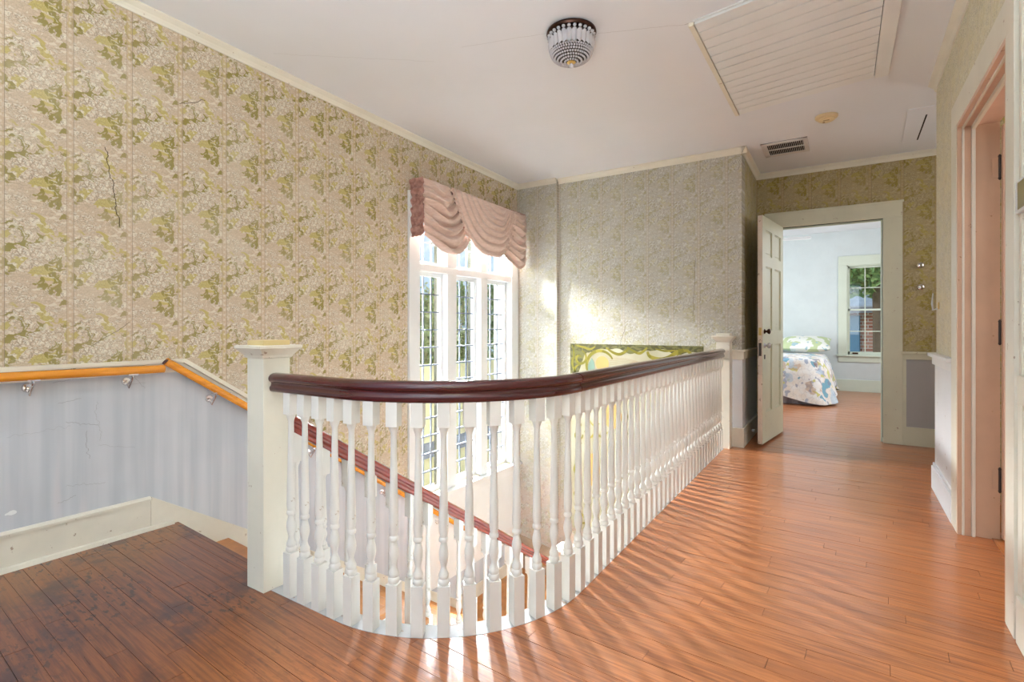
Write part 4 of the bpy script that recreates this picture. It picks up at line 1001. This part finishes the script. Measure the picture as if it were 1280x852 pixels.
# far jamb in steps, facing the camera
ja = MB().box(XR-.020, XR+.035, 3.580, 3.60, 0, rzt-.02).box(XR+.035, XR+.15, 3.594, 3.60, 0, rzt-.02)
ja.box(XR-.020, XR+.035, ry0, ry0+.02, 0, rzt-.02).box(XR+.035, XR+.15, ry0, ry0+.006, 0, rzt)
ja.build('jamb', 'peach', t)
MB().box(XR-.020, XR+.15, ry0, 3.60, rzt-.02, rzt).build('head_jamb', 'peach_light', t)
MB().box(XR+.036, XR+.052, 3.572, 3.594, 0, rzt-.035).box(XR+.036, XR+.052, ry0, ry0+.026, 0, rzt-.035).box(XR+.036, XR+.052, ry0, 3.594, rzt-.045, rzt-.02).build('stop_bead', 'cream', t, bevel=.003)
MB().box(XR-.002, XR+.008, 3.574, 3.584, 0, rzt-.03).box(XR-.002, XR+.008, ry0, 3.584, rzt-.032, rzt-.02).build('edge_bead', 'cream', t, bevel=.002)
d2 = thing('door_2', (.672, 3.60, 0), 'peach door folded back inside the right doorway on old hinges', 'door', kind='structure')
lf = MB().box(.676, 1.46, 3.555, 3.595, .015, 2.13).build('door_leaf', 'peach_light', d2, bevel=.003)
for z in (.31, 1.07, 1.92):
    hb = MB().tube([(.670, 3.590, z-.055), (.670, 3.590, z+.055)], .0055, 8); hb.tube([(.670, 3.590, z+.055), (.670, 3.590, z+.066)], [.008, .003], 8); hb.tube([(.670, 3.590, z-.066), (.670, 3.590, z-.055)], [.003, .008], 8)
    hb.build('hinge', 'iron', lf); MB().box(.642, .668, 3.590, 3.5935, z-.05, z+.05).build('hinge_leaf', 'peach', lf)
# near side: chair rail, panel frames
t = struct(thing('trim_15', (XR, 4.1, 0)), 'white chair rail and cap on the pier beyond the peach doorway', 'trim')
MB().box(XR-.022, XR, 3.756, YR+.022, .845, .900).box(XR-.022, XR+.15, YR, YR+.022, .845, .900).build('chair_rail', 'white', t, bevel=.004)
MB().box(XR-.045, XR, 3.756, YR+.045, .898, .922).box(XR-.045, XR+.15, YR, YR+.045, .898, .922).build('rail_cap', 'white', t, bevel=.004)
t = struct(MB().box(XR-.025, XR, 3.756, YR+.025, 0, .155).box(XR, XR+.15, YR, YR+.025, 0, .155).build('baseboard_right', 'wain_white', bevel=.003), 'white baseboard of the pier beyond the peach doorway', 'baseboard')
MB().box(XR-.018, XR, 3.756, YR+.018, .155, .178).build('baseboard_cap', 'wain_white', t, bevel=.004)
t = struct(thing('trim_16', (XR, 2.2, 0)), 'cream panel mouldings on the wall right of the peach doorway', 'trim')
MB().box(XR-.012, XR, 2.430, 2.4845, .165, .83).build('stile', 'cream', t, bevel=.003)
MB().box(XR-.011, XR, 2.440, 2.472, .93, cz(2.4)-.055).build('panel_moulding', 'cream', t, bevel=.003)
MB().box(XR-.014, XR, HID, 2.4845, .83, .93).build('chair_rail', 'cream', t, bevel=.003)
MB().box(XR-.013, XR, 2.402, 2.418, .20, .80).box(XR-.013, XR, HID, 2.418, .80, .815).build('panel_moulding', 'cream', t, bevel=.003)
struct(MB().box(XR-.022, XR, HID, 2.462, 0, .165).build('baseboard_near', 'cream', bevel=.003), 'cream baseboard at the right edge nearest the camera', 'baseboard')
sw = thing('wall_plate', (XR, 2.40, 1.55), 'pale switch plate with an olive middle at the right edge', 'switch plate')
MB().box(XR-.021, XR-.0, 2.30, 2.474, 1.490, 1.605).build('plate_frame', 'switch', sw, bevel=.006)
MB().box(XR-.0225, XR-.020, 2.33, 2.436, 1.502, 1.593).build('plate_centre', 'olive_plate', sw)
hk = thing('curtain_hook', (XR, 4.22, 1.23), 'small brass and white hook on the pale right wall', 'hook')
MB().box(XR-.006, XR, 4.37, 4.42, 1.215, 1.26).build('backplate', 'brass', hk)
MB().tube([(XR-.006, 4.395, 1.22), (XR-.03, 4.395, 1.21), (XR-.035, 4.395, 1.25), (XR-.030, 4.395, 1.32)], [.006, .006, .006, .004], 8).build('arm', 'switch', hk, smooth=True)

# ------------------------------------------------------------------ bedroom
w2 = thing('window_2', (.29, YW, .62), 'bedroom sash window with pale green casing and eight panes', 'window', kind='structure')
for x0, x1, z0, z1 in [(-.095, .03, .622, 2.14), (.545, .67, .622, 2.14), (-.095, .67, 2.14, 2.30)]: MB().box(x0, x1, YW-.024, YW, z0, z1).build('casing', 'bed_trim', w2, bevel=.003)
MB().box(-.12, .70, YW-.06, YW+.02, .595, .622).build('sill', 'bed_trim', w2, bevel=.003); MB().box(-.095, .67, YW-.022, YW, .50, .595).build('apron', 'bed_trim', w2, bevel=.003)
MB().box(.03, .045, YW, YW+.14, .62, 2.14).box(.53, .545, YW, YW+.14, .62, 2.14).box(.03, .545, YW, YW+.14, 2.125, 2.14).build('jamb', 'bed_trim', w2)
for z0, z1, yo in [(.622, 1.40, .03), (1.37, 2.125, .07)]:
    f = MB(); y0, y1 = YW+yo, YW+yo+.035; fw = .028; f.box(.045, .045+fw, y0, y1, z0, z1).box(.53-fw, .53, y0, y1, z0, z1).box(.045, .53, y0, y1, z0, z0+(.05 if yo < .05 else .03)).box(.045, .53, y0, y1, z1-.03, z1)
    s = f.build('sash', 'bed_trim', w2)
    zc = (z0+z1)/2+.01
    MB().box(.281, .295, y0+.008, y1-.008, z0, z1).build('glazing_bar', 'bed_trim', s); MB().box(.045, .53, y0+.008, y1-.008, zc-.007, zc+.007).build('glazing_bar', 'bed_trim', s)
    for xa, xb in ((.073, .281), (.295, .502)):
        for za, zb_ in ((z0+.03, zc-.007), (zc+.007, z1-.03)): MB().box(xa, xb, y0+.016, y0+.019, za, zb_).build('pane', 'glass', s)
    if yo < .05: MB().box(.11, .19, y0-.015, y0, .635, .66).build('sash_lift', 'bronze', s)
struct(MB().box(-3.0, 1.85, YW-.02, YW, 0, .20).build('baseboard_bedroom', 'bed_trim', bevel=.003), 'pale green bedroom baseboard', 'baseboard')

bx0, bx1, by0, by1, bz = -1.95, -.24, 8.32, 10.30, .66
bed = thing('bed', ((bx0+bx1)/2, (by0+by1)/2, 0), 'bed under a blue and white floral bedspread in the far bedroom', 'bed')
MB().box(bx0+.08, bx1-.08, by0+.08, by1-.02, .22, bz-.06).build('mattress', 'skirt', bed, bevel=.03)
# bedspread: top and draped sides as one sheet wrapped by a superellipse outline
def spread():
    nv, nu = 26, 150; cx, cy = (bx0+bx1)/2, (by0+by1)/2; hx, hy = (bx1-bx0)/2, (by1-by0)/2; vs = []; fs = []
    def outline(a, ex, e=7):
        c_, s_ = math.cos(a), math.sin(a); r_ = (abs(c_)**e+abs(s_)**e)**(-1/e); return (cx+(hx+ex)*c_*r_, cy+(hy+ex)*s_*r_)
    for j in range(nv+1):
        t = j/nv
        for i in range(nu):
            a = 2*PI*i/nu
            if t < .4:
                q_ = t/.4; k_ = q_; x, y = outline(a, 0); x = cx+(x-cx)*k_; y = cy+(y-cy)*k_; z = bz-.03*k_**8+.006*noise.noise(Vector((x*3, y*3, 0)))
            else:
                q_ = (t-.4)/.6; corner = abs(math.sin(2*a))**2.2
                fold = math.sin(a*26+1.5*math.sin(a*3))*.022*q_+.012*noise.noise(Vector((a*9, q_*2, 1)))
                x, y = outline(a, .05*min(1, q_*3)+.10*q_**1.6*(.4+1.0*corner)+fold, 5); z = bz-.03-(bz-.19-.03+.15*corner*1.1)*q_
                z = max(z, .012)
            vs.append((x, y, z))
    for j in range(nv):
        for i in range(nu): fs.append((j*nu+i, j*nu+(i+1) % nu, (j+1)*nu+(i+1) % nu, (j+1)*nu+i))
    return MB().add(vs, fs)
spread().build('bedspread', 'floral', bed, smooth=True)
def skirtf(u, v):
    L = [(bx0+.05, by0+.03), (bx1-.04, by0+.03), (bx1-.04, by1)]; d1 = bx1-bx0-.09; d2_ = by1-by0-.03; s_ = u*(d1+d2_)
    w = .014*math.sin(s_*55+2*math.sin(s_*7))*(1-v*.6)
    if s_ < d1: return (bx0+.05+s_, by0+.03+w, .005+.24*v)
    return (bx1-.04-w, by0+.03+s_-d1, .005+.24*v)
MB().grid(skirtf, 300, 4).build('bed_skirt', 'skirt', bed, smooth=True)
def pillow(cx, cy, cz_, w, d, h, label, rot=0):
    nu, nv = 28, 16; vs = []; fs = []
    for sgn in (1, -1):
        for j in range(nv+1):
            for i in range(nu+1):
                u, v = i/nu*2-1, j/nv*2-1
                x = u*w/2*(1-.07*(1-v*v)*abs(u)**3*-1-.06*v*v*0); pin = (1-abs(u)**3.0)*(1-abs(v)**3.0); z = sgn*h/2*pin**.55
                x = u*w/2*(1-.05*(1-v*v)); y = v*d/2*(1-.06*(1-u*u))
                z += .008*noise.noise(Vector((u*3, v*3, sgn)))*pin
                vs.append((cx+x, cy+y, cz_+z+y*.35))
    n1 = (nu+1)*(nv+1)
    for k_ in (0, 1):
        for j in range(nv):
            for i in range(nu):
                a = k_*n1+j*(nu+1)+i; fs.append((a, a+1, a+nu+2, a+nu+1) if k_ == 0 else (a+nu+1, a+nu+2, a+1, a))
    o = MB().add(vs, fs).build('pillow', 'pillow', None, smooth=True, at=(cx, cy, cz_-h/2)); tag(o, label, 'pillow', 'pillows on the bed'); return o
pillow(-.56, 10.02, bz+.15, .74, .46, .20, 'leaf print pillow at the right side of the bed head')
pillow(-1.40, 10.02, bz+.15, .74, .46, .20, 'leaf print pillow at the hidden left side of the bed head')

fan = thing('ceiling_fan', (-1.2, 9.15, 2.735), 'white ceiling fan partly seen at the top of the bedroom doorway', 'ceiling fan')
MB().lathe((-1.2, 9.15, 2.735), [(.06, 0), (.055, -.03), (.018, -.05), (.018, -.14), (.09, -.16), (.11, -.20), (.10, -.26), (.05, -.29)], 24).build('motor', 'white', fan, smooth='auto')
for i in range(5):
    a = .12+2*PI*i/5; d_ = Vector((math.cos(a), math.sin(a), 0)); n_ = Vector((-d_.y, d_.x, 0)); o_ = Vector((-1.2, 9.15, 2.475))
    pts = [o_+d_*.10+n_*.03, o_+d_*.2+n_*.06, o_+d_*.70+n_*.070, o_+d_*.76+n_*.045, o_+d_*.77, o_+d_*.76-n_*.045, o_+d_*.70-n_*.070, o_+d_*.2-n_*.06, o_+d_*.10-n_*.03]
    MB().prism([p+Vector((0, 0, .45*(p-o_).dot(n_))) for p in pts], (0, 0, .008)).build('fan_blade', 'white', fan)

# ------------------------------------------------------------------ outside
struct(MB().box(-60, 60, -30, 80, -6.2, -6.0).build('ground_outside', 'ground'), 'garden ground outside the house', 'ground')
def tree(name, cx, cy, z0, ztop, rx, rz, n, mat, label, seed, leaf=.12, group=None):
    rg = random.Random(seed); t = thing(name, (cx, cy, z0), label, 'tree', group)
    cz_ = ztop-rz
    tb = MB(); tb.tube([(cx, cy, z0), (cx+.1, cy, (z0+cz_)/2), (cx, cy+.1, cz_)], [.22, .17, .10], 8)
    cl_ = []
    for i in range(16):
        a = rg.uniform(0, 2*PI); e = rg.uniform(-.8, 1.2); c_ = Vector((cx+rx*.62*math.cos(a)*math.cos(e), cy+rx*.62*math.sin(a)*math.cos(e), cz_+rz*.62*math.sin(e))); cl_.append(c_)
        tb.tube([(cx, cy, cz_-rz*.5), ((cx+c_.x)/2, (cy+c_.y)/2, (cz_-rz*.3+c_.z)/2), c_], [.08, .05, .02], 6)
    tb.build('trunk', 'bark', t)
    m = MB()
    for i in range(n):
        c_ = rg.choice(cl_); p = Vector((rg.gauss(0, 1), rg.gauss(0, 1), rg.gauss(0, 1))); p = c_+p.normalized()*rg.random()**.5*rx*.5
        if p.z > ztop: p.z = ztop-rg.random()*.3
        d_ = Vector((rg.gauss(0, 1), rg.gauss(0, 1), rg.gauss(0, .7))).normalized(); e_ = d_.cross(Vector((rg.gauss(0, 1), rg.gauss(0, 1), rg.gauss(0, 1)))).normalized(); s_ = leaf*rg.uniform(.6, 1.3)
        m.add([p-d_*s_, p-e_*s_*.45, p+d_*s_, p+e_*s_*.45], [(0, 1, 2, 3)], rg.random())
    m.build('foliage', mat, t, tone=True, kind='stuff')
    return t
G1 = 'trees outside the stair window'
k_ = 0
for cx, cy, zt_, rx in [(-12.8, 13.4, 2.7, 1.7), (-14.6, 17.6, 3.4, 2.0), (-13.2, 21.6, 3.3, 1.8), (-17.6, 25.5, 4.2, 2.4), (-12.0, 9.6, 2.3, 1.7)]:
    k_ += 1; tree('yellow_green_tree', cx, cy, -6, zt_, rx, 2.4, 5200, 'leaf_yellow', ['leafy yellow green tree in the left light of the stair window', 'taller yellow green tree behind the stucco wall in the left light of the stair window', 'yellow green tree in the middle light of the stair window', 'tallest yellow green tree far behind in the right light of the stair window', 'yellow green tree hidden left of the stair window view'][k_-1], k_, .13, G1)
gw = thing('garden_wall', (-9.2, 14, -6), 'pale yellow stucco wall with a grey ledge seen through the stair window', 'wall')
MB().box(-9.4, -9.0, 6.0, 24.0, -6, .02).build('stucco', 'stucco', gw); MB().box(-9.0, -8.9, 6.0, 24.0, -2.25, -1.88).build('ledge', 'greyband', gw); MB().box(-9.45, -8.95, 6.0, 24.0, .02, .08).build('coping', 'stucco', gw)
hs = thing('brick_house', (.5, 16, -6), 'red brick house with pale roof and blue shutters outside the bedroom window', 'house')
b = MB().box(-3.5, 5.0, 16.0, 16.25, -6, 1.55); b.build('brick_wall', 'brick', hs)
MB().prism([(-3.9, 15.7, 1.50), (5.4, 15.7, 1.50), (5.4, 19.0, 2.75), (-3.9, 19.0, 2.75)], (0, 0, .12)).build('roof', 'shingle', hs)
MB().box(-3.9, 5.4, 15.62, 15.72, 1.44, 1.58).build('gutter', 'greyband', hs)
wn = MB().box(-.62, .33, 15.93, 16.0, .30, 1.38).build('window_surround', 'blue', hs)
MB().box(-.56, .02, 15.90, 15.95, .36, 1.32).build('pane', 'glass', wn)
sh = MB().box(.09, .31, 15.88, 15.93, .32, 1.36).build('shutter', 'blue', hs)
for i in range(9): MB().box(.12, .28, 15.865, 15.885, .38+i*.105, .44+i*.105).build('shutter_slat', 'blue', sh)
tree('young_green_tree', .62, 14.2, -6, 3.3, 1.0, .78, 2400, 'leaf_green', 'small green leafed tree branching in front of the brick house', 21, .11)
tree('broad_green_tree', 1.0, 21.5, -6, 5.2, 2.6, 1.7, 3800, 'leaf_green', 'broad green tree rising behind the brick house', 22, .16)
